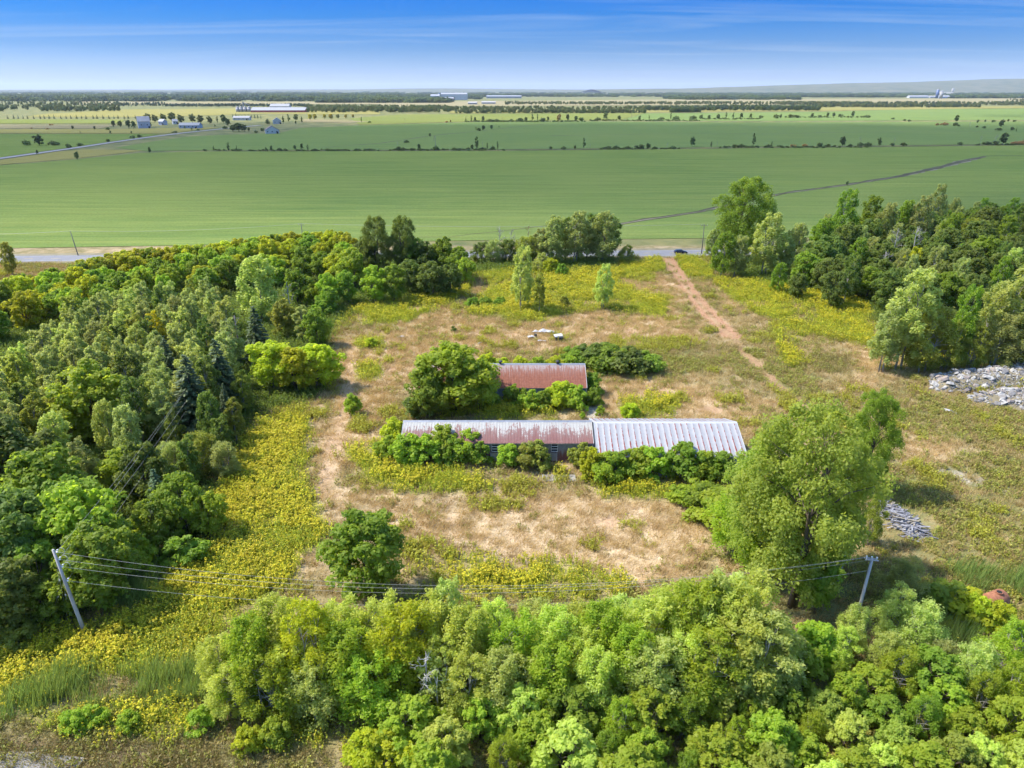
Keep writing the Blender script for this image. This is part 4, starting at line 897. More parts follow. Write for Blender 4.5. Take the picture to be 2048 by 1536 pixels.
fill([(800, 1375), (1000, 1360), (1220, 1385), (1300, 1350), (1480, 1310), (1560, 1275), (1700, 1300), (1900, 1310), (2048, 1320), (2160, 1640), (800, 1640)], 4.8,
     [('sumac', 'bright')] * 5 + [('sumac', 'pale')] * 3 + [('sumac', 'green')] * 2 + [('sumac', 'cotton')] * 2 + [('willow', 'bright'), ('willow', 'green')], 2.6, (3.4, 6.0), FG, 14)

# --- hedgerow trees and bushes far out in the fields (x, foot, height in photo pixels, width factor, kind, colour)
HR1 = [(79, 291, 22, 1.2, 't', 'g'), (53, 291, 10, 1, 'b', 'g'), (105, 291, 9, 1, 'b', 'g'), (115, 291, 7, 1, 'b', 'g'), (155, 319, 16, .8, 't', 'g'), (300, 307, 13, .6, 't', 'g'), (75, 309, 9, .8, 't', 'g'), (137, 296, 8, .9, 'b', 'g'), (160, 292, 6, 1.2, 'b', 'g'), (216, 284, 6, 1, 'b', 'g'), (266, 277, 6, 1, 'b', 'g'), (279, 275, 6, 1, 'b', 'g'),
       (410, 302, 4, 1.4, 'b', 'g'), (428, 302, 11, .8, 'p', 'g'), (457, 302, 18, .8, 'p', 'g'), (474, 302, 12, .5, 'p', 'g'), (476, 302, 4, 1.2, 'b', 'g'), (532, 301, 7, .5, 't', 'g'), (543, 302, 11, .7, 't', 'g'), (560, 302, 6, 1, 'b', 'g'), (572, 302, 4, 1.2, 'b', 'g'), (590, 300, 10, .8, 't', 'g'), (604, 300, 13, .8, 't', 'g'), (616, 302, 14, .8, 'p', 'g'), (630, 302, 5, 1.3, 'b', 'g'), (655, 302, 5, 1.2, 'b', 'g'), (684, 301, 3, 1.2, 'b', 'g'), (713, 301, 4, 1.2, 'b', 'g'), (740, 301, 4, 1.4, 'b', 'g'),
       (795, 301, 18, .7, 's', 'd'), (798, 301, 8, .8, 'b', 'g'), (806, 301, 6, 1, 'b', 'g'), (838, 300, 12, .9, 't', 'g'), (824, 301, 5, 1, 'b', 'g'), (871, 301, 30, 1.0, 's', 'd'), (872, 301, 9, .9, 'b', 'g'), (908, 300, 5, .8, 'b', 'g'), (920, 300, 4, .8, 'b', 'g'), (953, 300, 28, .8, 'p', 'g'), (944, 300, 11, .8, 't', 'g'), (965, 300, 18, .6, 's', 'd'), (975, 300, 15, .6, 'p', 'g'), (985, 300, 8, .6, 'b', 'g'), (995, 300, 18, .6, 'p', 'g'), (966, 300, 5, 1.6, 'b', 'g'), (936, 300, 5, 1, 'b', 'g'),
       (1101, 299, 6, .7, 'b', 'g'), (1127, 299, 6, 1, 'b', 'g'), (1150, 299, 9, .8, 't', 'y'), (1168, 299, 24, .6, 'p', 'g'), (1180, 299, 12, .7, 's', 'd'), (1216, 298, 6, 1.4, 'b', 'g'), (1232, 298, 7, 1.2, 'b', 'g'), (1255, 298, 6, 1.3, 'b', 'g'), (1280, 298, 9, 1.3, 'b', 'g'), (1296, 298, 12, 1.1, 't', 'g'), (1310, 298, 5, 1.4, 'b', 'g'), (1334, 298, 14, .7, 's', 'd'), (1345, 298, 6, 1.2, 'b', 'g'),
       (1384, 293, 19, .8, 't', 'g'), (1422, 296, 14, .7, 'p', 'y'), (1434, 296, 14, .6, 's', 'd'), (1452, 296, 4, 1.4, 'b', 'g'), (1470, 296, 7, 1.1, 'b', 'g'), (1482, 296, 8, 1.1, 'b', 'g'), (1506, 293, 28, .7, 'p', 'g'), (1543, 295, 13, .6, 'p', 'g'), (1536, 295, 6, 1.3, 'b', 'g'), (1560, 295, 5, 1.4, 'b', 'g'), (1585, 294, 5, 1.5, 'b', 'r'), (1610, 294, 6, 1.3, 'b', 'r'), (1640, 294, 8, 1.1, 'b', 'g'), (1655, 294, 6, 1.3, 'b', 'g'), (1684, 293, 20, .8, 't', 'g'), (1700, 293, 5, 1, 'b', 'g'), (1718, 293, 20, .7, 's', 'd'), (1720, 293, 8, .9, 'b', 'g'), (1735, 293, 8, 1.1, 'b', 'g'),
       (1758, 292, 17, .7, 't', 'g'), (1787, 292, 18, .6, 's', 'd'), (1785, 292, 6, 1.1, 'b', 'g'), (1807, 292, 7, 1.0, 'b', 'g'), (1920, 290, 6, 1.0, 'b', 'g'), (1960, 290, 19, .7, 's', 'd'), (1972, 290, 7, 1.1, 'b', 'g'), (1990, 290, 22, .9, 's', 'd'), (1988, 290, 8, 1.5, 'b', 'g'), (2005, 290, 24, .9, 't', 'g'), (2030, 289, 6, 1.8, 'b', 'r'), (2045, 289, 8, 1.5, 'b', 'r')]
HR2 = [(932, 244, 11, .6, 'p', 'y'), (943, 244, 14, .7, 'p', 'g'), (950, 244, 10, .8, 't', 'g'), (966, 243, 11, .8, 't', 'g'), (980, 244, 6, 1.4, 'b', 'g'), (992, 244, 6, 1.4, 'b', 'g'), (1004, 243, 10, .7, 's', 'd'), (1022, 243, 5, 1, 'b', 'g'), (1040, 243, 7, 1.3, 'b', 'g'), (1052, 243, 9, 1.1, 't', 'g'), (1065, 243, 16, .7, 'p', 'g'), (1075, 243, 16, .5, 'p', 'g'), (1085, 243, 7, 1.3, 'b', 'g'), (1096, 242, 9, .8, 't', 'g'), (1118, 243, 15, .9, 't', 'r'), (1135, 242, 14, .7, 't', 'y'), (1152, 242, 10, 1.1, 't', 'g'), (1163, 242, 7, 1.2, 'b', 'g'), (1195, 242, 7, 1.1, 'b', 'g'), (1211, 241, 16, .9, 't', 'g'), (1238, 241, 10, 1, 't', 'g'), (1262, 241, 15, .6, 's', 'd'),
       (1279, 241, 10, .8, 't', 'g'), (1298, 241, 11, .6, 'p', 'g'), (1322, 240, 6, 1.2, 'b', 'g'), (1341, 240, 15, .6, 'p', 'g'), (1351, 240, 8, 1.1, 'b', 'g'), (1386, 239, 8, 1.2, 'b', 'g'), (1402, 239, 10, 1.1, 't', 'g'), (1418, 239, 9, 1.2, 't', 'g'), (1436, 239, 11, 1.0, 't', 'g'), (1452, 238, 14, .8, 'p', 'g'), (1466, 238, 14, .8, 'p', 'g'), (1482, 238, 12, .9, 't', 'g'), (1501, 238, 11, .8, 't', 'g'), (1521, 237, 6, 1, 'b', 'g'), (1552, 237, 8, .9, 'b', 'g'), (1561, 237, 9, .8, 't', 'g'), (1582, 236, 7, 1.4, 'b', 'g'), (1594, 236, 6, 1.2, 'b', 'g'), (1624, 235, 9, 1, 't', 'g'), (1640, 234, 4, 1.2, 'b', 'g'), (1655, 234, 10, .8, 't', 'g'), (1667, 234, 9, 1, 't', 'g'), (1680, 234, 6, 1, 'b', 'g'), (1705, 234, 12, .8, 't', 'g'), (1733, 235, 5, 1.5, 'b', 'g'),
       (952, 262, 9, .6, 'p', 'g'), (958, 262, 6, .8, 'b', 'g'), (967, 261, 10, 1, 't', 'g'), (983, 259, 9, .9, 't', 'g'), (998, 256, 6, .6, 'p', 'g'), (860, 273, 7, 1, 't', 'g'), (813, 286, 6, 1, 'b', 'g'), (810, 245, 9, .7, 's', 'r'), (893, 245, 3, 1.3, 'b', 'r'), (901, 245, 5, .9, 't', 'r'), (1786, 239, 4, 1, 'b', 'g'), (1809, 242, 4, 1, 'b', 'g'), (1818, 243, 4, 1, 'b', 'g'), (1888, 251, 6, 1.4, 'b', 'r'), (1874, 251, 5, .8, 'b', 'r'), (1912, 245, 15, .8, 't', 'g'), (1910, 252, 7, .9, 'b', 'g'), (1917, 253, 4, 1, 'b', 'g'), (1938, 256, 14, .5, 's', 'd'), (1955, 246, 7, .9, 't', 'g'), (1970, 245, 6, .9, 't', 'g'), (1986, 245, 5, 1, 'b', 'g'), (2002, 254, 15, 1.0, 't', 'g'), (1997, 261, 5, 1.6, 'b', 'g'), (2016, 244, 6, .9, 't', 'g'), (2028, 244, 4, 1.1, 'b', 'g'), (2024, 261, 7, .7, 'b', 'g'), (2032, 264, 9, .6, 'p', 'g'), (1968, 257, 5, .8, 'b', 'g'), (1954, 255, 4, .8, 'b', 'g')]
HR3 = [(146, 259, 8, .9, 't', 'y'), (190, 260, 8, .9, 't', 'y'), (161, 267, 6, .6, 'p', 'g'), (216, 260, 5, 1, 'b', 'g'), (221, 267, 6, .9, 't', 'g'), (263, 267, 5, .9, 't', 'g'), (102, 251, 3, 1.8, 'b', 'r'), (63, 258, 3, 1, 'b', 'r'), (95, 259, 3, 1.1, 'b', 'r'),
       (228, 254, 13, 1.0, 't', 'e'), (241, 254, 13, 1.0, 't', 'e'), (258, 257, 17, 1.0, 't', 'g'), (268, 258, 16, .9, 't', 'g'), (300, 256, 12, 1, 't', 'y'), (296, 245, 18, 1.2, 't', 'e'), (310, 245, 16, 1.1, 't', 'e'), (327, 243, 16, 1.1, 't', 'e'), (345, 245, 20, 1.1, 't', 'e'), (362, 247, 18, 1.1, 't', 'e'), (385, 246, 18, 1.0, 't', 'e'), (402, 248, 18, 1.0, 't', 'e'), (420, 248, 16, 1.0, 't', 'e'), (435, 247, 15, .8, 'p', 'g'), (456, 252, 16, .9, 't', 'g'), (448, 247, 18, .9, 't', 'g'),
       (478, 263, 17, 1.5, 't', 'g'), (466, 263, 13, 1.3, 't', 'g'), (489, 263, 14, 1.2, 't', 'g'), (450, 258, 6, 1.1, 'b', 'g'), (498, 263, 8, .9, 't', 'g'), (512, 266, 5, .9, 'b', 'g'), (557, 265, 7, .8, 't', 'g'), (526, 262, 6, 1.2, 'b', 'g'), (535, 248, 10, 1, 't', 'y'), (567, 247, 16, .8, 'p', 'g'), (578, 245, 17, .8, 'p', 'g'), (592, 242, 14, 1, 't', 'e'), (604, 246, 14, .8, 'p', 'y'), (592, 249, 7, .8, 't', 'g'), (536, 248, 6, .9, 'b', 'g'),
       (620, 240, 12, 1.2, 't', 'Y'), (630, 239, 11, 1.2, 't', 'Y'), (649, 238, 10, 1.2, 't', 'Y'), (662, 239, 11, 1.2, 't', 'Y'), (676, 237, 9, 1.2, 't', 'y'), (692, 237, 8, 1.3, 't', 'Y'), (706, 236, 7, 1.2, 't', 'Y'), (723, 246, 13, .5, 'p', 'g'), (739, 246, 4, 1.1, 'b', 'g'), (397, 262, 4, 1.2, 'b', 'g'), (350, 266, 4, 1.6, 'b', 'g'), (370, 258, 6, .9, 't', 'g'), (384, 261, 6, .9, 't', 'g'), (404, 255, 6, .9, 't', 'y'), (430, 254, 5, .9, 't', 'g')]
CON = [(15 + k * 10.6 + rg.uniform(-2.5, 2.5), 237.5) for k in range(25)] + [(466 + k * 6.2, 234.5 + k * 0.25) for k in range(10)]
CK = {'t': 'fartree', 'p': 'farpop', 'b': 'farbush', 's': 'snag'}; CM = {'g': 'far_green', 'd': 'dead_wood', 'y': 'far_grey', 'r': 'rusty', 'e': 'far_grey', 'Y': 'far_yellow'}
for rows, phrase, grp in ((HR1, 'in the nearer hedgerow across the soybean fields', 'trees of the nearer hedgerow'), (HR2, 'in the farther fields', 'trees of the farther fields'), (HR3, 'about the distant farmstead', 'trees about the distant farmstead')):
    for px, pb, hp, wf, k, c in rows: base(CK[k], CM[c], px, pb, pb - hp, wf, None, grp, line=phrase)
for px, pb in CON: base('farspruce', 'far_blue', px, pb, pb - rg.uniform(7, 9.5), 1.0, None, 'planted row of small conifers', line='in the planted row behind the farm fields')
base('fartree', 'far_green', 1694, 371, 362, 0.8, 'small round bush on the dirt ditch in the soybean field')

# --- labels and objects
def finish_plants():
    buckets = {}; lines = {}
    for q in PLANTS:
        q['px'], q['py'] = PIX(q['x'], q['y'], q['h'] * 0.6)
        if q['label']: continue
        look = LOOK[q['mat']]; noun = KIND[q['kind']][1]
        if q['kind'] == 'snag': look = 'brown' if q['mat'] == 'rusty' else 'bare grey'
        q['what'] = look + ' ' + noun
        if q['line']: lines.setdefault((q['what'], q['line']), []).append(q); continue
        best = min(LAND, key=lambda l: (l[1] - q['px']) ** 2 + (1.4 * (l[2] - q['py'])) ** 2)
        dx, dy = q['px'] - best[1], 1.4 * (q['py'] - best[2])
        dr = ('right of' if dx > 0 else 'left of') if abs(dx) > abs(dy) else ('below' if dy > 0 else 'above')
        q['d'] = math.hypot(dx, dy); buckets.setdefault((q['what'], dr, best[0]), []).append(q)
    for (what, dr, lm), qs in buckets.items():
        qs.sort(key=lambda q: q['d'])
        for i, q in enumerate(qs):
            q['label'] = f"{what} {dr} {lm}" if len(qs) == 1 else (f"{what} nearest {dr} {lm}" if i == 0 else f"{what} {ORD[i] if i < len(ORD) else str(i + 1) + 'th'} nearest {dr} {lm}")
    for (what, ph), qs in lines.items():
        qs.sort(key=lambda q: q['px'])
        for i, q in enumerate(qs):
            o = '' if len(qs) == 1 else (', leftmost' if i == 0 else f", {ORD[i] if i < len(ORD) else str(i + 1) + 'th'} from left")
            q['label'] = f"{what} {ph}{o}"
    for i, q in enumerate(PLANTS):
        name, noun, cat = KIND[q['kind']]
        pr = PROTO[q['kind']]; tm, cm, H, R, part = pr[(q['var'] if q['var'] is not None else rg.randrange(len(pr))) % len(pr)]
        sc = q['h'] / H
        rz = q['rz'] if q['rz'] is not None else (rg.uniform(-0.5, 0.5) if q['kind'] in ('willow', 'poplar', 'aspen') else rg.uniform(0, 6.28))
        r = empty(name, (q['x'], q['y'], 0), rz, (sc * q['wf'], sc * q['wf'], sc))
        tag(r, q['label'], cat, q['group'])
        link('trunk', tm, r)
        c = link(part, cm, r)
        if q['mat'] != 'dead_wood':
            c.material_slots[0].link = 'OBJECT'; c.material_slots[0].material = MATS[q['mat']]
finish_plants()

# ------------------------------------------------------------------ ground cover nobody could count (instanced on points)
def blade_patch(name, seed, n, spread, h, w, lean, mats, flower=None, leafy=0.0, wind=(0.35, 0.0)):
    """a small clump: thin blades or leafy stems, with flower heads of the second material"""
    rng = np.random.default_rng(seed); V = []; T = []; MI = []
    p = np.stack([rng.normal(size=n) * spread, rng.normal(size=n) * spread, np.zeros(n)], 1)
    hh = h * rng.uniform(0.55, 1.2, n)
    tip = p + np.stack([rng.normal(size=n) * lean + wind[0] * hh, rng.normal(size=n) * lean + wind[1] * hh, hh], 1)
    ax = norm(tip - p); side = norm(np.cross(ax, units(rng, n)))
    bl = np.stack([p - side * w, p + side * w, tip + side * w * 0.15, tip - side * w * 0.15], 1).reshape(-1, 3)
    V.append(bl); T.append(np.repeat(rng.random(n), 4)); MI.append(np.zeros(n, int))
    if leafy:
        m = int(n * leafy); k = rng.integers(0, n, m); t = rng.uniform(0.15, 0.95, m)[:, None]
        c = p[k] * (1 - t) + tip[k] * t + units(rng, m) * 0.06
        ln = rng.uniform(0.12, 0.24, m)
        V.append(cards(rng, c, norm(units(rng, m) * 0.7 + np.array([0, 0, 0.8])), norm(units(rng, m) + np.array([wind[0], 0, 0.4])), ln, ln * 0.5)); T.append(np.repeat(rng.random(m), 4)); MI.append(np.zeros(m, int))
    if flower:
        m = n * flower; k = np.repeat(np.arange(n), flower)
        c = tip[k] + units(rng, m) * 0.10 - np.array([0, 0, 0.04]); ln = rng.uniform(0.08, 0.19, m)
        V.append(cards(rng, c, norm(units(rng, m) * 0.6 + np.array([0, 0, 1.0])), units(rng, m), ln, ln * 0.75)); T.append(np.repeat(rng.random(m), 4)); MI.append(np.ones(m, int))
    v = np.concatenate(V)
    me = np_mesh(name, v, np.arange(len(v)).reshape(-1, 4), None, {'tint': np.concatenate(T)}, mat_idx=np.concatenate(MI), mats=[MATS[m_] for m_ in mats])
    return bpy.data.objects.new(name, me)
def scatter(name, protos, x, y, z, rot, scl, idx, label, cat):
    col = bpy.data.collections.new(name + '_pieces')
    for i, o in enumerate(protos): col.objects.link(o)
    me = bpy.data.meshes.new(name); me.vertices.add(len(x)); me.vertices.foreach_set('co', np.stack([x, y, z], 1).astype(np.float32).ravel())
    for an, av, ty in (('rot', rot, 'FLOAT'), ('scl', scl, 'FLOAT'), ('idx', idx, 'INT')):
        a = me.attributes.new(an, ty, 'POINT'); a.data.foreach_set('value', np.asarray(av, np.int32 if ty == 'INT' else np.float32))
    o = link(name, me); tag(o, label, cat, kind='stuff')
    ng = bpy.data.node_groups.new(name, 'GeometryNodeTree')
    ng.interface.new_socket('Geometry', in_out='INPUT', socket_type='NodeSocketGeometry'); ng.interface.new_socket('Geometry', in_out='OUTPUT', socket_type='NodeSocketGeometry')
    N = ng.nodes.new; L = ng.links.new
    gi, go = N('NodeGroupInput'), N('NodeGroupOutput'); ip = N('GeometryNodeInstanceOnPoints'); ci = N('GeometryNodeCollectionInfo')
    ci.inputs['Collection'].default_value = col; ci.inputs['Separate Children'].default_value = True; ci.inputs['Reset Children'].default_value = True
    def na(nm, ty):
        k = N('GeometryNodeInputNamedAttribute'); k.data_type = ty; k.inputs['Name'].default_value = nm; return k.outputs[0]
    cx = N('ShaderNodeCombineXYZ'); L(na('rot', 'FLOAT'), cx.inputs[2]); er = N('FunctionNodeEulerToRotation'); L(cx.outputs[0], er.inputs[0])
    L(gi.outputs[0], ip.inputs['Points']); L(ci.outputs[0], ip.inputs['Instance']); ip.inputs['Pick Instance'].default_value = True
    L(na('idx', 'INT'), ip.inputs['Instance Index']); L(er.outputs[0], ip.inputs['Rotation']); L(na('scl', 'FLOAT'), ip.inputs['Scale']); L(ip.outputs[0], go.inputs[0])
    md = o.modifiers.new('scatter', 'NODES'); md.node_group = ng
    return o
RNG = np.random.default_rng(99)
def in_building(x, y):
    return ((x > -17) & (x < 13.2) & (y > 96.6) & (y < 105)) | ((x > 12) & (x < 34) & (y > 92.2) & (y < 105.5)) | ((x > -17.3) & (x < 13.6) & (y > 119) & (y < 129.2))
BX, BY = G(1800, 1042)
N_ = 420000
cxs = RNG.uniform(-175, 175, N_); cys = RNG.uniform(36, 246, N_)
kp = (np.abs(cxs) < 0.78 * cys + 22) & ~in_building(cxs, cys) & (road_y(cxs) - 7 > cys); cxs, cys = cxs[kp], cys[kp]
Z = zones(cxs, cys)
GZ = (fbm(cxs, cys, 6, 5) - 0.5) * 0.45 - 0.05
u1 = RNG.random(len(cxs)); pxs, pys = PIX(cxs, cys)
far_thin = np.clip(1.25 - cys / 330, 0.5, 1)                       # clumps grow and thin out with distance
bare = np.clip(Z['dirt'] * 1.5 + Z['stone'] * 1.4, 0, 1)
BOARD = ((cxs - BX) / 4.6) ** 2 + ((cys - BY) / 4.6) ** 2 < 1
def sel(mask): return np.nonzero(mask)[0]
def lay(name, protos, m, smin, smax, label, cat, rot_wind=False):
    i = sel(m); n = len(i)
    rot = RNG.normal(size=n) * 0.5 if rot_wind else RNG.uniform(0, 6.28, n)
    scatter(name, protos, cxs[i], cys[i], GZ[i], rot, RNG.uniform(smin, smax, n) * (1 + cys[i] / 500), RNG.integers(0, len(protos), n), label, cat)
    pass
gold = Z['gold'] * (1 - Z['wood']); strong = Z['strong']
bloom = fbm(cxs, cys, 4.5, 61)
gold_sel = (u1 < gold * 0.62) & (bare < 0.5)
bl = gold_sel & ((bloom + strong * 0.33 + RNG.normal(size=len(cxs)) * 0.12) > 0.585)
gp = [blade_patch('goldenrod_a%d' % k, 200 + k, 9, 0.30, 1.05, 0.02, 0.14, ['goldstem', 'goldbloom'], flower=4, leafy=7, wind=(0.12, 0)) for k in range(4)]
lay('goldenrod', gp, bl, 0.75, 1.2, 'yellow flowering goldenrod covering the meadow strips', 'goldenrod')
gp2 = [blade_patch('goldenrod_b%d' % k, 210 + k, 10, 0.32, 0.95, 0.02, 0.14, ['goldstem', 'goldbloom'], flower=1, leafy=6, wind=(0.12, 0)) for k in range(3)]
lay('meadow_weed', gp2, gold_sel & ~bl, 0.75, 1.15, 'yellow-green leafy weeds between the goldenrod patches', 'weeds')
dry = np.clip(Z['dry'] * 1.0 + 0.25, 0, 1) * (1 - gold) * (1 - Z['weed'] * 0.7) * (1 - Z['wood']) * (1 - bare)
hp_ = [blade_patch('straw_a%d' % k, 220 + k, 26, 0.30, 0.50, 0.014, 0.24, ['straw'], wind=(0.5, -0.1)) for k in range(4)]
lay('dry_grass', hp_, (u1 < dry * 0.42) & ~gold_sel, 0.7, 1.35, 'straw-coloured dry grass over the open yard', 'grass', True)
ol = (1 - gold) * (1 - Z['wood']) * (1 - bare) * np.clip(0.55 + Z['weed'] * 0.6 - Z['dry'] * 0.45, 0, 1)
up_ = RNG.random(len(cxs))
op = [blade_patch('hay_a%d' % k, 230 + k, 20, 0.32, 0.55, 0.016, 0.2, ['hay'], leafy=0.8, wind=(0.35, -0.05)) for k in range(3)] 
lay('olive_grass', op, (up_ < ol * 0.22) & ~gold_sel & ~BOARD, 0.7, 1.3, 'tan and olive rough grass over the yard', 'grass', True)
wp = [blade_patch('weed_a%d' % k, 240 + k, 12, 0.32, 0.55, 0.02, 0.2, ['weed'], leafy=5, wind=(0.15, 0)) for k in range(3)]
wn_ = fbm(cxs, cys, 6, 91)
lay('green_weed', wp, (RNG.random(len(cxs)) < ol * 0.26 * np.clip((wn_ - 0.42) * 5 + Z['weed'] * 0.7, 0, 1)) & ~gold_sel & ~BOARD, 0.7, 1.4, 'low green weeds spread through the dry grass', 'weeds')
yp = [blade_patch('yweed_a%d' % k, 250 + k, 12, 0.34, 0.75, 0.02, 0.2, ['weed_yellow'], leafy=6, wind=(0.15, 0)) for k in range(3)]
yn = fbm(cxs, cys, 5, 131)
lay('yellow_weed', yp, (RNG.random(len(cxs)) < 0.5 * np.clip((yn - 0.66) * 8, 0, 1)) & (Z['wood'] < 0.3) & (bare < 0.4) & ~gold_sel & ~BOARD, 0.7, 1.5, 'yellow-green weed patches dotted over the dry yard', 'weeds')
REED = [[(0, 1395), (150, 1345), (420, 1335), (420, 1400), (300, 1415), (150, 1420), (0, 1435)], [(1900, 1135), (2100, 1160), (2100, 1195), (1930, 1175)], [(240, 1170), (320, 1150), (300, 1220), (220, 1235)], [(1840, 1230), (1960, 1240), (1940, 1290), (1850, 1280)]]
rd = np.zeros(len(cxs))
for p_ in REED: rd = np.maximum(rd, soft(poly_sd(pxs, pys, p_), 14, fbm(cxs, cys, 3, 71)))
rp = [blade_patch('reed_a%d' % k, 260 + k, 22, 0.34, 1.7, 0.03, 0.3, ['reed'], leafy=0, wind=(0.32, 0)) for k in range(3)]
lay('reeds', rp, (RNG.random(len(cxs)) < rd * 0.8 * np.clip((fbm(cxs, cys, 2.6, 181) - 0.32) * 4, 0.15, 1)), 0.5, 1.25, 'blue-green reeds bent by the wind in the wet ditches', 'reeds', True)
bp = [blade_patch('brown_a%d' % k, 270 + k, 34, 0.4, 0.65, 0.010, 0.35, ['brownweed'], leafy=0.3, wind=(0.15, 0)) for k in range(3)]
brn = Z['brown'] + 0.5 * soft(poly_sd(pxs, pys, [(1630, 715), (1700, 715), (1700, 745), (1640, 745)]), 8, bloom)
lay('brown_weed', bp, (RNG.random(len(cxs)) < brn * 0.7), 0.7, 1.4, 'withered brown weeds along the bottom edge lane', 'weeds')
und = [blade_patch('under_a%d' % k, 280 + k, 14, 0.45, 0.9, 0.02, 0.3, ['dark'], leafy=6, wind=(0.05, 0)) for k in range(3)]
lay('undergrowth', und, (RNG.random(len(cxs)) < Z['wood'] * 0.22), 0.8, 1.6, 'dark undergrowth on the floor of the woods', 'undergrowth')

# far woods and tree lines that read as one mass
def far_proto(kind, mat):
    out = []
    for tm, cm, H, R, part in PROTO[kind]:
        me = cm.copy(); me.materials.clear(); me.materials.append(MATS[mat]); out.append(bpy.data.objects.new(kind + '_' + mat, me))
    return out
cpb_, cpg_ = far_proto('copse', 'far_blue'), far_proto('copse', 'far_green')
def band(name, rows, n, protos, label, seed, smin=0.8, smax=1.3):
    r = np.random.default_rng(seed); X, Y = [], []
    tot = sum((x1 - x0) for x0, x1, y0, y1 in rows)
    for x0, x1, y0, y1 in rows:
        k = max(3, int(n * (x1 - x0) / tot)); px = r.uniform(x0, x1, k); py = r.uniform(y0, y1, k)
        g_ = np.array([G(a, b) for a, b in zip(px, py)]); X.append(g_[:, 0]); Y.append(g_[:, 1])
    X, Y = np.concatenate(X), np.concatenate(Y); n = len(X)
    scatter(name, protos, X, Y, np.zeros(n), r.uniform(0, 6.28, n), r.uniform(smin, smax, n), r.integers(0, len(protos), n), label, 'woodland' if 'wood' in name or 'tree' in name else 'hedge')
fg_, fy_, fb_, fe_ = far_proto('fartree', 'far_green'), far_proto('fartree', 'far_yellow'), far_proto('fartree', 'far_blue'), far_proto('fartree', 'far_grey')
pp_ = far_proto('farpop', 'far_green'); sp_ = far_proto('farspruce', 'far_blue'); bs_ = far_proto('farbush', 'far_green')
band('tree_line', [(-300, 60, 206, 221), (60, 240, 206, 217), (80, 240, 218, 224), (-300, 10, 219, 225)], 1000, fg_ + fe_ + pp_, 'dark tree line at the left behind the yellow hay fields', 301)
band('tree_line', [(230, 330, 208, 213), (330, 620, 211.5, 213.5)], 520, fb_ + sp_, 'straight dark tree line behind the long white barn', 302, 0.7, 1.0)
band('tree_line', [(612, 790, 216, 226), (780, 900, 217, 226.5)], 700, fe_ + fg_ + pp_, 'loose grey-green tree line left of the distant factory fields', 303)
band('tree_line', [(890, 1300, 217, 222), (910, 1290, 225, 227)], 800, fe_ + fg_ + bs_ + sp_[:1], 'broken double tree row across the middle distance', 304, 0.7, 1.1)
band('tree_line', [(1290, 1420, 219, 222), (1408, 1640, 216, 222.5), (1340, 1400, 225, 226)], 700, fb_ + fg_, 'dense dark tree row right of the middle, behind the hedgerow', 305)
band('tree_line', [(1560, 2060, 207, 211.5), (1630, 1960, 213.5, 216), (2010, 2400, 200, 212)], 1200, fg_ + fe_ + fb_, 'tree row running to the right below the silo farm', 306, 0.8, 1.2)
band('tree_line', [(1350, 1720, 206, 210), (1010, 1360, 206.5, 210)], 800, fe_ + fg_, 'pale scattered tree row in front of the tan stubble field', 307, 0.7, 1.1)
band('hedge_grass', [(420, 760, 300.5, 302.5), (780, 1010, 299.5, 301.5), (1200, 1360, 297.5, 299.5), (1440, 1740, 293.5, 296.5), (1950, 2060, 289, 291)], 520, bs_, 'low rough growth along the foot of the nearer hedgerow', 311, 0.18, 0.5)
band('hedge_grass', [(930, 1170, 242.5, 244.5), (1180, 1400, 240.5, 242.5), (1400, 1520, 237.5, 239.5), (1570, 1740, 233.5, 236)], 520, bs_, 'low rough growth along the foot of the farther hedgerow', 312, 0.3, 0.8)
band('far_wood', [(-700, 800, 184, 203), (-700, 600, 181.6, 186)], 4200, cpb_ + cpg_, 'bluish woodland along the left horizon', 308, 0.9, 1.6)
band('far_wood', [(700, 960, 184, 199), (640, 900, 199, 206), (950, 1340, 182.5, 194)], 1500, cpb_ + cpg_, 'bluish woodland about the distant factory', 309, 0.7, 1.3)
band('far_wood', [(1330, 2700, 181.5, 191), (1900, 2700, 190, 197), (1330, 1600, 187, 200), (1600, 1850, 190, 195)], 4200, cpb_ + cpg_, 'bluish woodland along the right horizon under the hills', 310, 0.7, 1.3)

# ------------------------------------------------------------------ the barns
def sheet_panel(name, w, slope_v, mat, ribs=3, rib_h=0.035, th=0.02):
    """one corrugated roof sheet: local x across, from ridge (0) down to the eave along slope_v = (dy, dz)"""
    prof = [(0.0, 0.0)]
    for r in range(ribs):
        c = (r + 0.5) / ribs; a_, b_ = (0.09, 0.045) if ribs > 1 else (0.045, 0.02)
        prof += [(c - a_, 0.0), (c - b_, rib_h), (c + b_, rib_h), (c + a_, 0.0)]
    prof.append((1.0, 0.0))
    rows = 7; V = []; U = []; Vv = []
    for j in range(rows):
        t = j / (rows - 1)
        for u_, hgt in prof: V.append((u_ * w, slope_v[0] * t, slope_v[1] * t + hgt)); U.append(u_); Vv.append(t)
    k = len(prof); top_n = len(V)
    F = [(j * k + i, (j + 1) * k + i, (j + 1) * k + i + 1, j * k + i + 1) for j in range(rows - 1) for i in range(k - 1)]
    if slope_v[0] > 0: F = [f[::-1] for f in F]
    return np_mesh(name, V, F, MATS[mat], {'u': U, 'v': Vv})
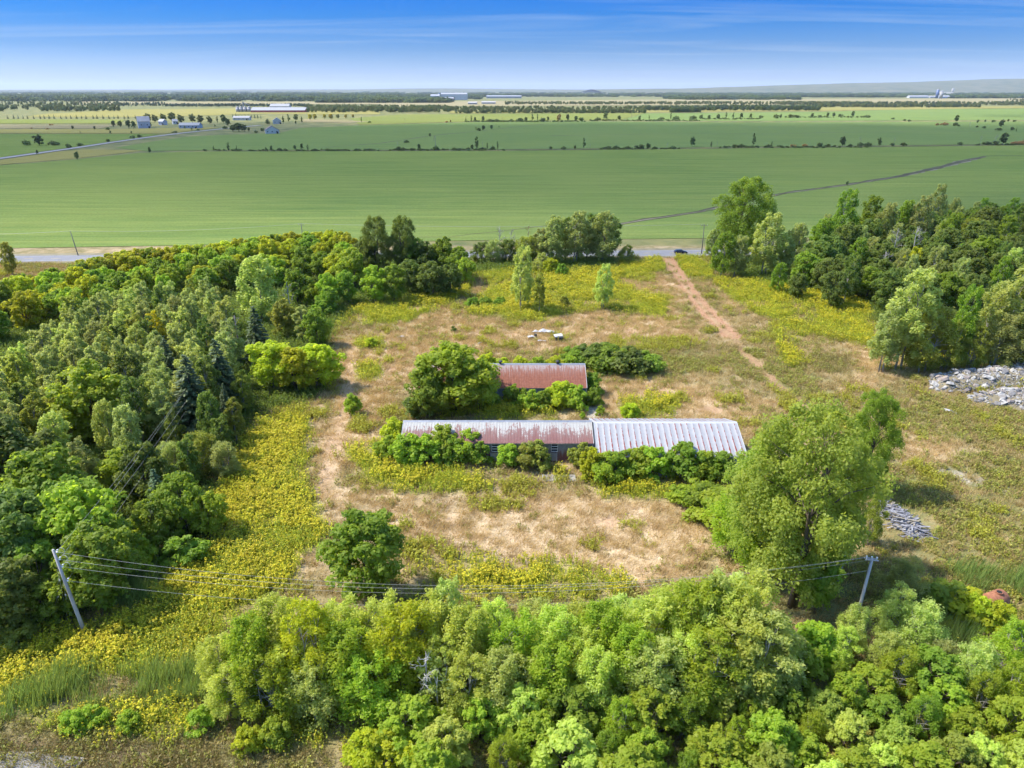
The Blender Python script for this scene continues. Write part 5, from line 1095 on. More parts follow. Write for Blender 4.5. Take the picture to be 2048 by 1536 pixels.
def barn(name, label, x0, x1, ye, hw, ze, zr, roofmat, wallmat, pw, rib=3, over=0.35):
    """gable barn; ridge along x; ye is the near eave line"""
    root = empty(name, ((x0 + x1) / 2, ye + hw, 0)); tag(root, label, 'barn'); cx, cyy = root.location.x, root.location.y
    hl = (x1 - x0) / 2; yw = hw - over
    n = int(round((x1 - x0) / pw)); w = (x1 - x0) / n
    for side in (-1, 1):
        me = sheet_panel('roof_sheet', w, (side * hw, ze - zr), roofmat, rib, 0.016 if rib == 1 else 0.014)
        for i in range(n):
            o = link('roof_sheet', me, root, (-hl + i * w, 0, zr + 0.012 * (i % 2)))
            o.rotation_euler = (rg.uniform(-0.003, 0.003), 0, rg.uniform(-0.003, 0.003))
    MB().prism([(-0.28, zr - 0.10), (0, zr + 0.09), (0.28, zr - 0.10), (0, zr + 0.05)], 'x', -hl - 0.03, hl + 0.03).build('ridge_cap', MATS['grey_metal'] if roofmat != 'roof_panel_white' else MATS['white_paint'], root)
    # walls: sheets side by side on the long sides, one gable each end
    zt = ze + (zr - ze) * over / hw - 0.05
    nw = int(round((2 * hl - 0.3) / 0.95)); ww = (2 * hl - 0.3) / nw
    wm = MB().box(0, ww - 0.02, -0.03, 0.03, -0.1, zt).box(ww - 0.10, ww - 0.02, -0.055, -0.03, -0.1, zt).mesh('wall_sheet', MATS[wallmat])
    for i in range(nw):
        link('wall_sheet', wm, root, (-hl + 0.15 + i * ww, -yw + 0.006 * (i % 2), 0))
    MB().box(-hl + 0.15, hl - 0.15, yw - 0.03, yw + 0.03, -0.1, zt).build('rear_wall', MATS[wallmat], root)
    for s_ in (-1, 1):
        MB().prism([(-yw + 0.05, -0.1), (yw - 0.05, -0.1), (yw - 0.05, zt - 0.03), (0, zr - 0.08), (-yw + 0.05, zt - 0.03)], 'x', s_ * (hl - 0.12) - 0.04, s_ * (hl - 0.12) + 0.04).build('gable_wall', MATS[wallmat], root)
        for e in (-1, 1):
            MB().box(s_ * (hl - 0.06) - 0.09, s_ * (hl - 0.06) + 0.09, e * yw - 0.09, e * yw + 0.09, -0.1, zt).build('corner_trim', MATS['white_paint'], root)
            tr_ = MB().prism([(0, zr + 0.05), (e * (hw + 0.02), ze + 0.05), (e * (hw + 0.02), ze - 0.14), (0, zr - 0.14)], 'x', s_ * (hl + 0.02) - 0.03, s_ * (hl + 0.02) + 0.03); tr_.build('verge_trim', MATS['white_paint'], root)
    MB().box(-hl, hl, -hw + 0.02, -hw + 0.08, ze - 0.16, ze - 0.03).build('fascia', MATS['grey_metal'], root)
    return root, hl, yw, zt
rootA, hlA, ywA, ztA = barn('rear_barn', 'long low barn with rusty red metal roof behind the others', -17.0, 13.3, 118.9, 5.0, 3.0, 5.75, 'roof_rear', 'blue_grey', 0.92, 2)
for px in (1001, 1115):
    vx = G(px, 724, 6.1)[0] - rootA.location.x
    v_ = MB(); v_.tube([(vx, 0, 5.7), (vx, 0, 6.2)], 0.22, 10).tube([(vx, 0, 6.2), (vx, 0, 6.28), (vx, 0, 6.45)], [0.36, 0.36, 0.08], 10); v_.build('roof_vent', MATS['dark_metal'], rootA)
dn = MB().tube([(hlA - 0.02, -ywA - 0.22, ztA), (hlA - 0.02, -ywA - 0.22, 0.1)], 0.06, 6); dn.build('downpipe', MATS['white_paint'], rootA)
dr_ = MB().box(-7, -5.2, -ywA - 0.09, -ywA - 0.04, 0, 2.2); dr_.build('door', MATS['dark_gap'], rootA)
rootB, hlB, ywB, ztB = barn('front_barn', 'long barn with patchy white and rust-red metal roof, joined to the white-roofed barn', -16.6, 12.15, 96.75, 4.05, 3.2, 5.05, 'roof_front', 'wall_sheet', 0.90, 2)
def vent_window(px, root, yw, py0, py1, door=True):
    y = root.location.y - yw; lx = G(px, (py0 + py1) / 2, 2.4)[0] * (y / G(px, (py0 + py1) / 2, 2.4)[1]) - root.location.x
    z1 = 3.0; z0 = 1.75
    w = MB().box(lx - 0.48, lx + 0.48, -yw - 0.075, -yw - 0.045, z0, z1).build('window', MATS['dark_gap'], root)
    for a in (lx - 0.5, lx + 0.44): MB().box(a, a + 0.07, -yw - 0.11, -yw - 0.04, z0 - 0.05, z1 + 0.05).build('frame', MATS['white_paint'], w)
    for k in range(4):
        zz = z0 + k * (z1 - z0) / 3; MB().box(lx - 0.44, lx + 0.44, -yw - 0.13, -yw - 0.08, zz - 0.06, zz + 0.06).build('slat', MATS['white_paint'], w)
    if door:
        d = MB().box(lx - 0.6, lx + 0.35, -yw - 0.30, -yw - 0.24, 0.25, 1.55).build('hatch', MATS['grey_metal'], root, rot=(0, 0, 0))
        f = MB()
        for a, b, c_, d_ in ((lx - 0.66, lx - 0.6, 0.2, 1.6), (lx + 0.35, lx + 0.41, 0.2, 1.6)): f.box(a, b, -yw - 0.32, -yw - 0.23, c_, d_)
        f.build('hatch_frame', MATS['white_paint'], d)
vent_window(990, rootB, ywB, 886, 905); vent_window(1109, rootB, ywB, 886, 905)
rootC, hlC, ywC, ztC = barn('white_roofed_barn', 'wide barn with white metal roof streaked by rust along its ribs', 12.3, 33.6, 92.0, 6.4, 3.6, 5.95, 'roof_panel_white', 'blue_grey', 0.90, 1)
MB().box(-4, -2.4, -ywC - 0.10, -ywC - 0.05, 0.8, 2.4).build('window', MATS['glass'], rootC)
gt = MB().tube([(-hlC, -6.47, 3.50), (hlC, -6.47, 3.50)], 0.07, 6); gt.build('gutter', MATS['grey_metal'], rootC)
sl = MB().box(-2.4, 2.4, -0.9, 0.9, -0.1, 0.14); so = sl.build('concrete_slab', MATS['concrete'], None, (*G(1118, 957), 0)); tag(so, 'pale concrete slab in the weeds before the rust-streaked barn', 'slab')

# ------------------------------------------------------------------ poles and wires
def catenary(a, b, sag, n=28):
    a, b = Vector(a), Vector(b); return [a.lerp(b, t) - Vector((0, 0, sag * 4 * t * (1 - t))) for t in np.linspace(0, 1, n)]
pxb, pyb = G(172, 1272); ptop = Vector((pxb - 1.0, pyb + 0.15, 10.45))
pole = empty('utility_pole', (pxb, pyb, 0)); tag(pole, 'leaning grey wooden utility pole in the goldenrod, with guy wires', 'utility pole')
def on_pole(z, dx=0, dy=0): t = z / 10.45; return Vector(((ptop.x - pxb) * t + dx, (ptop.y - pyb) * t + dy, z))
MB().tube([on_pole(-0.4), on_pole(3), on_pole(7), on_pole(10.45)], [0.20, 0.18, 0.15, 0.12], 10).build('shaft', MATS['pole_wood'], pole, smooth=True)
LEV = (10.2, 9.35, 8.5, 6.85)
for z in LEV:
    for d in (Vector((0.36, -0.05, 0)), Vector((0.20, 0.32, 0))):
        a = on_pole(z); MB().tube([a, a + d * 0.4, a + d], [0.03, 0.03, 0.03], 6).build('bracket', MATS['grey_metal'], pole)
        MB().tube([a + d * 0.7, a + d * 0.85, a + d * 1.0, a + d * 1.15], [0.05, 0.085, 0.085, 0.05], 8).build('insulator', MATS['porcelain'], pole)
    if z > 7:
        a = on_pole(z) + Vector((0.2, 0.32, 0)); b = on_pole(z) + Vector((1.1, -0.12, -0.15)); m = a.lerp(b, 0.5) + Vector((0.25, 0, 0.45))
        MB().tube([a, a.lerp(m, 0.55) + Vector((0, 0, 0.14)), m, m.lerp(b, 0.5) + Vector((0.1, 0, 0.1)), b], 0.022, 5).build('jumper_wire', MATS['wire'], pole)
rx, ry = G(1706, 1268); rpole = empty('utility_pole', (rx, ry, 0)); tag(rpole, 'grey utility pole with double crossarm beside the giant cottonwood', 'utility pole')
rh = HGT(1706, 1268, 1118); MB().tube([(0, 0, -0.4), (0.1, 0, rh * 0.5), (0.25, 0, rh)], [0.19, 0.16, 0.13], 10).build('shaft', MATS['pole_wood'], rpole, smooth=True)
for dy in (-0.14, 0.14):
    MB().tube([(-0.75, dy - 0.55, rh + 0.45), (1.25, dy + 0.75, rh - 0.65)], 0.07, 6).build('crossarm', MATS['pole_wood'], rpole)
for t in (0.08, 0.5, 0.92):
    c = Vector((-0.75, -0.55, rh + 0.45)).lerp(Vector((1.25, 0.75, rh - 0.65)), t); MB().tube([c, c + Vector((0, 0, 0.3)), c + Vector((0, 0, 0.28))], [0.05, 0.09, 0.04], 8).build('insulator', MATS['porcelain'], rpole)
stub = empty('utility_pole', (*G(1676, 1165), 0)); tag(stub, 'short grey pole stub half hidden left of the right utility pole', 'utility pole')
MB().tube([(0, 0, -0.3), (0.05, 0, 2.0), (0.15, 0, HGT(1676, 1165, 1108))], [0.15, 0.14, 0.12], 8).build('shaft', MATS['pole_wood'], stub, smooth=True)
MB().tube([(0.15, 0, HGT(1676, 1165, 1108) - 0.02), (0.15, 0, HGT(1676, 1165, 1108) + 0.05)], 0.13, 8).build('cap', MATS['grey_metal'], stub)
base_p = Vector((pxb, pyb, 0))
fx_, fy_2 = G(470, 640, 9.5); fpole = empty('utility_pole', (fx_, fy_2, 0)); tag(fpole, 'far wooden utility pole among the spruces of the left wood', 'utility pole')
MB().tube([(0, 0, -0.3), (0, 0, 5), (0, 0, 10.4)], [0.19, 0.16, 0.12], 8).build('shaft', MATS['dark_pole'], fpole, smooth=True)
MB().tube([(-0.8, 0, 9.9), (0.8, 0, 9.9)], 0.07, 6).build('crossarm', MATS['dark_pole'], fpole)
ends = ((0.0, 0, 10.4), (-0.8, 0, 9.9), (0.8, 0, 9.9), (0, -0.15, 8.2)); wl = ('topmost', 'second', 'third', 'lowest')
for k, z in enumerate(LEV):
    a = base_p + on_pole(z, 0.38, -0.05)
    b = Vector((rx, ry, 0)) + (Vector((-0.75, -0.55, rh + 0.6)), Vector((0.25, 0.1, rh + 0.2)), Vector((1.25, 0.75, rh - 0.5)), Vector((0.15, -0.2, rh - 1.2)))[k]
    o = MB().tube(catenary(a, b, 3.7, 40), 0.012, 5).build('power_line', MATS['wire']); tag(o, f'{wl[k]} wire crossing the foreground between the two utility poles', 'wire', 'wires across the foreground')
    a = base_p + on_pole(z, 0.22, 0.34); b = Vector((fx_, fy_2, 0)) + Vector(ends[k])
    o = MB().tube(catenary(a, b, 1.2, 40), 0.011, 5).build('power_line', MATS['wire']); tag(o, f'{wl[k]} wire running from the leaning pole into the left wood', 'wire', 'wires into the left wood')
for k, (gxp, gyp, z, li) in enumerate(((136, 1243, 10.1, 0.38), (141, 1243, 7.9, 0.45), (108, 1232, 8.3, 0.45), (98, 1240, 6.9, 0.4))):
    a = base_p + on_pole(z); b = Vector((*G(gxp, gyp), 0))
    g_ = MB().tube([a, b], 0.016, 4).build('guy_wire', MATS['wire'], pole); g_.matrix_parent_inverse = pole.matrix_world.inverted() if False else g_.matrix_parent_inverse
    g_.location = (-pxb, -pyb, 0)
    c = a.lerp(b, li); d = (b - a).normalized() * 0.16
    ins = MB().tube([c - d, c - d * 0.4, c + d * 0.4, c + d], [0.03, 0.07, 0.07, 0.03], 8).build('guy_insulator', MATS['porcelain'], pole); ins.location = (-pxb, -pyb, 0)
def road_pole(px, pb, pt, label, arm=True, lean=0.0, lamp=False):
    x, y = G(px, pb); h = HGT(px, pb, pt); r = empty('utility_pole', (x, y, 0)); tag(r, label, 'utility pole')
    MB().tube([(0, 0, -0.3), (lean * 0.5, 0, h * 0.5), (lean, 0, h)], [0.17, 0.14, 0.1], 8).build('shaft', MATS['dark_pole'], r, smooth=True)
    if arm: MB().tube([(lean - 1.1, 0, h - 0.5), (lean + 1.1, 0, h - 0.5)], 0.07, 6).build('crossarm', MATS['dark_pole'], r)
    for t in ((-1.0, 0, 1.0) if arm else (0,)): MB().tube([(lean + t, 0, h - 0.45), (lean + t, 0, h - 0.2)], 0.06, 6).build('insulator', MATS['porcelain'], r)
    return Vector((x + lean, y, h))
p1 = road_pole(157, 512, 462, 'dark leaning utility pole beside the road at the far left', False, -0.9); p2 = road_pole(608, 500, 447, 'utility pole with crossarm showing above the yellow-green tree row')
p3 = road_pole(1403, 508, 448, 'thin pale utility pole by the tall roadside cottonwood', True); p0 = Vector((p1.x - 75, p1.y - 3, p1.z))
p00 = road_pole(*(lambda q: (q[0], PIX(p0.x, p0.y)[1], q[1]))(PIX(p0.x, p0.y, p0.z)), 'utility pole beside the road beyond the left edge') if False else None
for a, b, lb in ((p1, p2, 'roadside wire between the leaning pole and the crossarm pole'), (p2, p3, 'roadside wire behind the twin dark cottonwoods'), (p0, p1, 'roadside wire leaving the left edge of the view')):
    tag(MB().tube(catenary(a, b, 1.0), 0.03, 4).build('power_line', MATS['wire']), lb, 'wire', 'roadside wires')

# ------------------------------------------------------------------ car on the road
def make_car(loc, rz):
    r = empty('car', loc, rz); tag(r, 'dark navy hatchback driving on the road at the track entrance', 'car')
    side = [(-2.15, 0.35), (2.12, 0.32), (2.2, 0.55), (2.12, 0.80), (1.35, 0.98), (0.98, 1.02), (0.35, 1.46), (-0.25, 1.52), (-1.45, 1.48), (-1.98, 1.05), (-2.2, 0.98), (-2.22, 0.5)]
    V = []; n = len(side); F = []
    for yy, k in ((-0.86, 0.0), (-0.80, 1.0), (0.80, 1.0), (0.86, 0.0)):
        for x, z in side:
            V.append((x, yy * (0.80 if z > 1.2 else 1.0), z if k else (min(z, 0.95))))
    V = []
    for yy, top_only in ((-0.86, False), (0.86, False)):
        for x, z in side: V.append((x, yy * (0.78 if z > 1.2 else (0.94 if z < 0.4 else 1.0)), z))
    for i in range(n): j = (i + 1) % n; F.append((i, j, n + j, n + i))
    F.append(tuple(range(n))[::-1]); F.append(tuple(range(n, 2 * n)))
    me = bpy.data.meshes.new('body'); me.from_pydata(V, [], F); me.materials.append(MATS['car_paint']); me.update(); bo = link('body', me, r)
    bv = bo.modifiers.new('bevel', 'BEVEL'); bv.width = 0.07; bv.segments = 2
    for s_ in (-1, 1):
        q = MB(); q.quad((0.85, s_ * 0.865, 1.04), (-1.75, s_ * 0.865, 1.04), (-1.4, s_ * 0.70, 1.43), (0.32, s_ * 0.70, 1.41)); q.build('side_window', MATS['glass'], r)
        for x in (-1.35, 1.38):
            w = empty('wheel', (x, s_ * 0.80, 0.32)); w.parent = r
            MB().tube([(0, -0.1, 0), (0, 0.1, 0)], 0.32, 14).build('tyre', MATS['rubber'], w); MB().tube([(0, -0.11, 0), (0, 0.11, 0)], 0.19, 10).build('rim', MATS['grey_metal'], w)
        MB().box(2.08, 2.19, s_ * 0.62 - 0.16, s_ * 0.62 + 0.16, 0.66, 0.78).build('headlight', MATS['lamp_clear'], r)
        MB().box(-2.25, -2.16, s_ * 0.66 - 0.12, s_ * 0.66 + 0.12, 0.82, 0.98).build('tail_light', MATS['tail_red'], r)
        MB().box(0.72, 0.86, s_ * 0.98 - 0.09, s_ * 0.98 + 0.09, 1.02, 1.14).build('mirror', MATS['car_paint'], r)
    q = MB(); q.quad((1.0, -0.74, 1.06), (1.0, 0.74, 1.06), (0.42, 0.62, 1.46), (0.42, -0.62, 1.46)); q.build('windscreen', MATS['glass'], r)
    q = MB(); q.quad((-2.0, 0.72, 1.12), (-2.0, -0.72, 1.12), (-1.55, -0.6, 1.47), (-1.55, 0.6, 1.47)); q.build('rear_window', MATS['glass'], r)
    return r
cxp = G(1359, 507)[0]; make_car((cxp, road_y(cxp) - 1.8, 0.205), 0.042)
for px, pb in ((1368, 511.5),):
    mk = MB().tube([(0, 0, -0.2), (0, 0, 1.0)], 0.07, 6); o = empty('marker_post', (*G(px, pb), 0)); mk.build('post', MATS['white_paint'], o); MB().tube([(0, 0, 0.8), (0, 0, 0.92)], 0.075, 6).build('reflector', MATS['line_yellow'], o); tag(o, 'small white marker post in the grass below the car', 'post')
o = empty('marker_post', (*G(1231, 502), 0)); MB().tube([(0, 0, -0.2), (0, 0, 2.2)], 0.06, 6).build('post', MATS['white_paint'], o); MB().box(-0.25, 0.25, -0.03, 0.03, 1.7, 2.3).build('sign_plate', MATS['white_paint'], o, (0, -0.09, 0)); tag(o, 'white road sign at the end of the poplar clump', 'sign')

# ------------------------------------------------------------------ heaps and litter
rb = random.Random(41)
bp_ = empty('board_pile', (BX, BY, 0)); tag(bp_, 'low heap of weathered grey boards on the grass right of the giant cottonwood', 'board pile')
BM = {}
for mi, m in enumerate(('grey_board', 'grey_board', 'pale_board', 'tan_board', 'dark_board', 'grey_board')):
    for L in (1.3, 2.0, 2.7): BM[(mi, L)] = MB().box(-L / 2, L / 2, -0.09, 0.09, -0.02, 0.02).mesh('board', MATS[m])
ax_ = Vector((*G(1848, 1080), 0)) - Vector((*G(1765, 1010), 0)); al = ax_.length / 2; ang = math.atan2(ax_.y, ax_.x)
for k in range(260):
    t = rb.uniform(-1, 1); s_ = rb.gauss(0, 0.42) * (1 - 0.3 * abs(t)); s_ = max(-0.85, min(0.85, s_))
    hgt_ = 0.95 * (1 - abs(s_)) * (1 - 0.75 * abs(t) ** 2) + 0.05; z = hgt_ * (0.25 + 0.75 * k / 260)
    x = math.cos(ang) * t * al - math.sin(ang) * s_ * 2.2; y = math.sin(ang) * t * al + math.cos(ang) * s_ * 2.2
    o = link('board', BM[(rb.randrange(6), rb.choice((1.3, 2.0, 2.7)))], bp_, (x, y, z + 0.03))
    o.rotation_euler = (rb.gauss(0, 0.25), rb.gauss(0, 0.14), rb.gauss(-0.15, 0.6) if rb.random() < 0.75 else rb.uniform(0, 3.14))
def chunk(seed, mat):
    r = random.Random(seed); me = MB(); k = 6
    pts = [(math.cos(i * 6.283 / k) * r.uniform(0.7, 1.1), math.sin(i * 6.283 / k) * r.uniform(0.7, 1.1)) for i in range(k)]
    h = r.uniform(0.25, 0.6); n = len(me.v)
    me.v += [(x, y, 0) for x, y in pts] + [(x * r.uniform(0.6, 0.95), y * r.uniform(0.6, 0.95), h * r.uniform(0.7, 1.2)) for x, y in pts]
    me.f += [(i, (i + 1) % k, k + (i + 1) % k, k + i) for i in range(k)] + [tuple(range(k))[::-1], tuple(range(k, 2 * k))]
    return me.mesh('rubble_piece', MATS[mat])
CH = [chunk(500 + i, m) for i, m in enumerate(('rubble_grey', 'rubble_white', 'rubble_grey', 'rubble_dark', 'rubble_white', 'rubble_pink', 'rubble_grey', 'rubble_white'))]
def heap(label, pix, hmax, n, seed, small):
    pts = [G(*p) for p in pix]; cx = sum(p[0] for p in pts) / len(pts); cyy = sum(p[1] for p in pts) / len(pts)
    r = empty('rubble_heap', (cx, cyy, 0)); tag(r, label, 'rubble heap', 'rubble heaps at the right edge')
    loc = [(p[0] - cx, p[1] - cyy) for p in pts]
    x0, x1 = min(p[0] for p in loc), max(p[0] for p in loc); y0, y1 = min(p[1] for p in loc), max(p[1] for p in loc)
    nx_, ny_ = 60, 26; X, Y = np.meshgrid(np.linspace(x0 - 1, x1 + 1, nx_), np.linspace(y0 - 1, y1 + 1, ny_)); X, Y = X.ravel(), Y.ravel()
    def hz_(X, Y): return np.clip(poly_sd(X, Y, loc) / 2.2, -0.25, 1) ** 1 * hmax * (0.5 + 0.9 * fbm(X + cx, Y + cyy, 2.6, seed)) 
    Zz = hz_(X, Y); i_ = (np.arange(ny_ - 1)[:, None] * nx_ + np.arange(nx_ - 1)[None, :]).ravel()
    link('soil', np_mesh('soil', np.stack([X, Y, Zz], 1), np.stack([i_, i_ + 1, i_ + 1 + nx_, i_ + nx_], 1), MATS['soil_mound'], smooth=True), r)
    rr = np.random.default_rng(seed); k = 0
    def spots(n):
        out = []
        while len(out) < n:
            x, y = rr.uniform(x0, x1), rr.uniform(y0, y1)
            if poly_sd(np.array([x]), np.array([y]), loc)[0] > 0.15 and vnoise(np.array([x * 0.5 + 9]), np.array([y * 0.5]), seed)[0] > 0.22: out.append((x, y, float(hz_(np.array([x]), np.array([y]))[0])))
        return out
    for x, y, z in spots(n):
        s_ = rr.uniform(0.26, 0.85) ** 1.1; o = link('rubble_piece', CH[rr.integers(0, len(CH))], r, (x, y, z - 0.06), (rr.normal() * 0.35, rr.normal() * 0.35, rr.uniform(0, 6.28)), (s_ * rr.uniform(0.7, 1.5), s_, s_))
    V, F, MI = [], [], []
    for x, y, z in spots(small):
        m = CH[rr.integers(0, len(CH))]; s_ = rr.uniform(0.07, 0.22); a = rr.uniform(0, 6.28); nb = len(V); ca, sa = math.cos(a), math.sin(a); tl = rr.normal() * 0.6
        for v in m.vertices: V.append((x + s_ * (v.co.x * ca - v.co.y * sa), y + s_ * (v.co.x * sa + v.co.y * ca), z + 0.02 + s_ * (v.co.z + v.co.x * tl)))
        mi = [MATS[q].name for q in ('rubble_grey', 'rubble_white', 'rubble_dark')].index(m.materials[0].name) if m.materials[0].name != 'rubble_pink' else 1
        for p in m.polygons: F.append(tuple(nb + q for q in p.vertices)); MI.append(mi)
    me = bpy.data.meshes.new('small_rubble'); me.from_pydata(V, [], F)
    for q in ('rubble_grey', 'rubble_white', 'rubble_dark'): me.materials.append(MATS[q])
    me.polygons.foreach_set('material_index', MI); me.update(); tag(link('small_rubble', me, r), kind='stuff')
    return r
heap('long heap of pale broken rubble in front of the right wood', [(1852, 757), (1900, 748), (1960, 745), (2030, 735), (2110, 718), (2110, 768), (2000, 780), (1900, 787), (1858, 778)], 1.7, 260, 51, 1500)
heap('darker rubble heap nearer the camera at the right edge', [(1925, 797), (1980, 782), (2060, 778), (2110, 775), (2110, 830), (2030, 818), (1960, 808)], 1.2, 150, 52, 1100)
# small shed wreck and sheets behind the rear barn
sx, sy = G(1117, 682); sh = empty('shed_wreck', (sx, sy, 0), 0.15); tag(sh, 'small dark box with white lid beside a fallen white sheet', 'shed')
MB().box(-0.85, 0.85, -0.7, 0.7, 0, 1.1).build('box', MATS['dark_metal'], sh); MB().prism([(-0.95, 1.12), (0.95, 1.12), (0.8, 1.5), (-1.0, 1.35)], 'y', -0.85, 0.85).build('lid', MATS['white_paint'], sh)
def crumpled(name, label, px, py, w, d, h, seed, rz, mat='tarp', grp='pale sheets lying behind the rear barn'):
    nx_, ny_ = 16, 8; X, Y = np.meshgrid(np.linspace(-w / 2, w / 2, nx_), np.linspace(-d / 2, d / 2, ny_)); X, Y = X.ravel(), Y.ravel()
    Zz = h * (fbm(X + seed, Y, 0.9, seed) * 1.3) * (1 - 0.5 * (np.abs(X) / (w / 2)) ** 2) + 0.06
    X = X + (fbm(X, Y, 0.7, seed + 3) - 0.5) * 0.7; Y = Y + (fbm(X, Y, 0.7, seed + 4) - 0.5) * 0.7
    i_ = (np.arange(ny_ - 1)[:, None] * nx_ + np.arange(nx_ - 1)[None, :]).ravel()
    o = link(name, np_mesh(name, np.stack([X, Y, Zz], 1), np.stack([i_, i_ + 1, i_ + 1 + nx_, i_ + nx_], 1), MATS[mat], smooth=False), None, (*G(px, py), 0.05), (0, 0, rz))
    sd_ = o.modifiers.new('thick', 'SOLIDIFY'); sd_.thickness = 0.04
    return tag(o, label, 'sheet', grp)
crumpled('fallen_sheet', 'long crumpled white sheet lying left of the small shed', 1088, 667, 5.6, 1.2, 0.9, 3, -0.12); crumpled('fallen_sheet', 'crumpled pale sheet beside the dark drum behind the rear barn', 1063, 677, 1.8, 1.0, 0.6, 5, 0.2); crumpled('fallen_sheet', 'small pale sheet nearest the rear barn', 1084, 683, 1.8, 0.9, 0.4, 7, 0.1)
crumpled('fallen_sheet', 'small bluish litter sheet in the dry grass far left of the shed', 801, 676, 1.7, 1.0, 0.5, 11, 0.3); crumpled('fallen_sheet', 'thin pale sheet in the grass above the broad maple', 962, 687, 1.2, 0.6, 0.3, 13, 0.0)
crumpled('fallen_sheet', 'pale flat panel in the weeds below the rubble heaps', 1897, 824, 2.4, 0.9, 0.3, 17, -0.7)
dr = empty('rusty_drum', (*G(1071, 676), 0)); MB().tube([(0, 0, 0), (0, 0, 0.9)], 0.32, 12).build('shell', MATS['dark_metal'], dr); MB().tube([(0, 0, 0.9), (0, 0, 0.95)], 0.34, 12).build('rim', MATS['dark_metal'], dr); tag(dr, 'dark upright drum beside a pale sheet behind the rear barn', 'drum')
# rusty tank half hidden by lime shrubs, right
tx, ty = G(1985, 1215); tk = empty('rusty_tank', (tx, ty, 0), 0.4); tag(tk, 'rusty tank with dark opening behind the lime-green shrubs', 'tank')
prof = [(-1.5, 0.25), (-1.4, 0.7), (-1.1, 0.95), (1.1, 0.95), (1.4, 0.7), (1.5, 0.25)]
MB().tube([(a, 0, 1.0) for a, b in prof], [b for a, b in prof], 16).build('shell', MATS['rust'], tk, smooth=True)
MB().tube([(0.2, -0.1, 1.9), (0.2, -0.1, 2.08)], 0.36, 12).build('hatch_ring', MATS['rust'], tk); MB().tube([(0.2, -0.1, 2.081), (0.2, -0.1, 2.09)], 0.28, 12).build('hatch_opening', MATS['dark_gap'], tk)
for a in (-0.8, 0.8): MB().box(a - 0.12, a + 0.12, -0.6, 0.6, 0, 0.35).build('saddle', MATS['rust'], tk)
# wooden walkway at the bottom edge
wx, wy = G(775, 1528); wk = empty('wooden_walkway', (wx, wy, 0), 0.75); tag(wk, 'weathered grey plank walkway showing between lime shrubs at the bottom edge', 'walkway')
pm = MB().box(-0.55, 0.55, -0.07, 0.07, 0.30, 0.34).mesh('plank', MATS['pale_board'])
for k in range(24): link('plank', pm, wk, (0, -2.2 + k * 0.165, rb.uniform(-0.008, 0.008)), (0, 0, rb.uniform(-0.02, 0.02)))
for a in (-0.45, 0.45): MB().box(a - 0.05, a + 0.05, -2.3, 1.7, 0.1, 0.292).build('bearer', MATS['grey_board'], wk)
# small stakes in the dry yard
for i, (px, py, lb) in enumerate(((1381, 692, 'short dark stake in the olive grass right of the vine thicket'), (1082, 655, 'thin dark stake in the dry grass left above the fallen sheet'), (1108, 654, 'thin dark stake right above the fallen sheet'))):
    o = empty('stake', (*G(px, py), 0)); MB().tube([(0, 0, -0.2), (0.03, 0, 0.6), (0.05, 0, 1.1)], [0.05, 0.045, 0.03], 6).build('post', MATS['dark_pole'], o); MB().tube([(0.05, 0, 1.1), (0.05, 0, 1.16)], 0.05, 6).build('cap', MATS['white_paint'], o); tag(o, lb, 'stake', 'stakes in the yard')

# ------------------------------------------------------------------ far farm buildings
def gable(name, label, px, py, wpx, hw_m, hr_m, dep, wall, roof, rz=0.0, windows=3, cat='building', along=True, group=None, door=True):
    x, y = G(px, py); zc = y * CP + CAM_H * SP; L = wpx * zc / FPX
    r = empty(name, (x, y + dep / 2, 0), rz); tag(r, label, cat, group); a, b = L / 2, dep / 2
    if along:
        w = MB().box(-a, a, -b, b, -0.2, hw_m).prism([(-b, hw_m), (b, hw_m), (0, hr_m - 0.25)], 'x', -a, a)
        w.build('wall', MATS[wall], r)
        rf = MB(); o = 0.5
        for s_ in (-1, 1): rf.prism([(0, hr_m), (s_ * (b + o), hw_m - 0.1), (s_ * (b + o), hw_m + 0.25), (0, hr_m + 0.35)], 'x', -a - o, a + o)
        rf.build('roof', MATS[roof], r)
    else:
        w = MB().box(-a, a, -b, b, -0.2, hw_m).prism([(-a, hw_m), (a, hw_m), (0, hr_m - 0.25)], 'y', -b, b); w.build('wall', MATS[wall], r)
        rf = MB(); o = 0.5
        for s_ in (-1, 1): rf.prism([(0, hr_m), (s_ * (a + o), hw_m - 0.1), (s_ * (a + o), hw_m + 0.25), (0, hr_m + 0.35)], 'y', -b - o, b + o)
        rf.build('roof', MATS[roof], r)
    for k in range(windows):
        xx = -a + (k + 0.5) * 2 * a / windows; f = MB().box(xx - 0.7, xx + 0.7, -b - 0.08, -b + 0.05, hw_m * 0.45, hw_m * 0.45 + 1.3).build('window', MATS['glass'], r)
    if door: MB().box(a * 0.62, a * 0.62 + 2.2, -b - 0.1, -b + 0.05, -0.1, min(2.6, hw_m * 0.8)).build('door', MATS['dark_gap'], r)
    return r
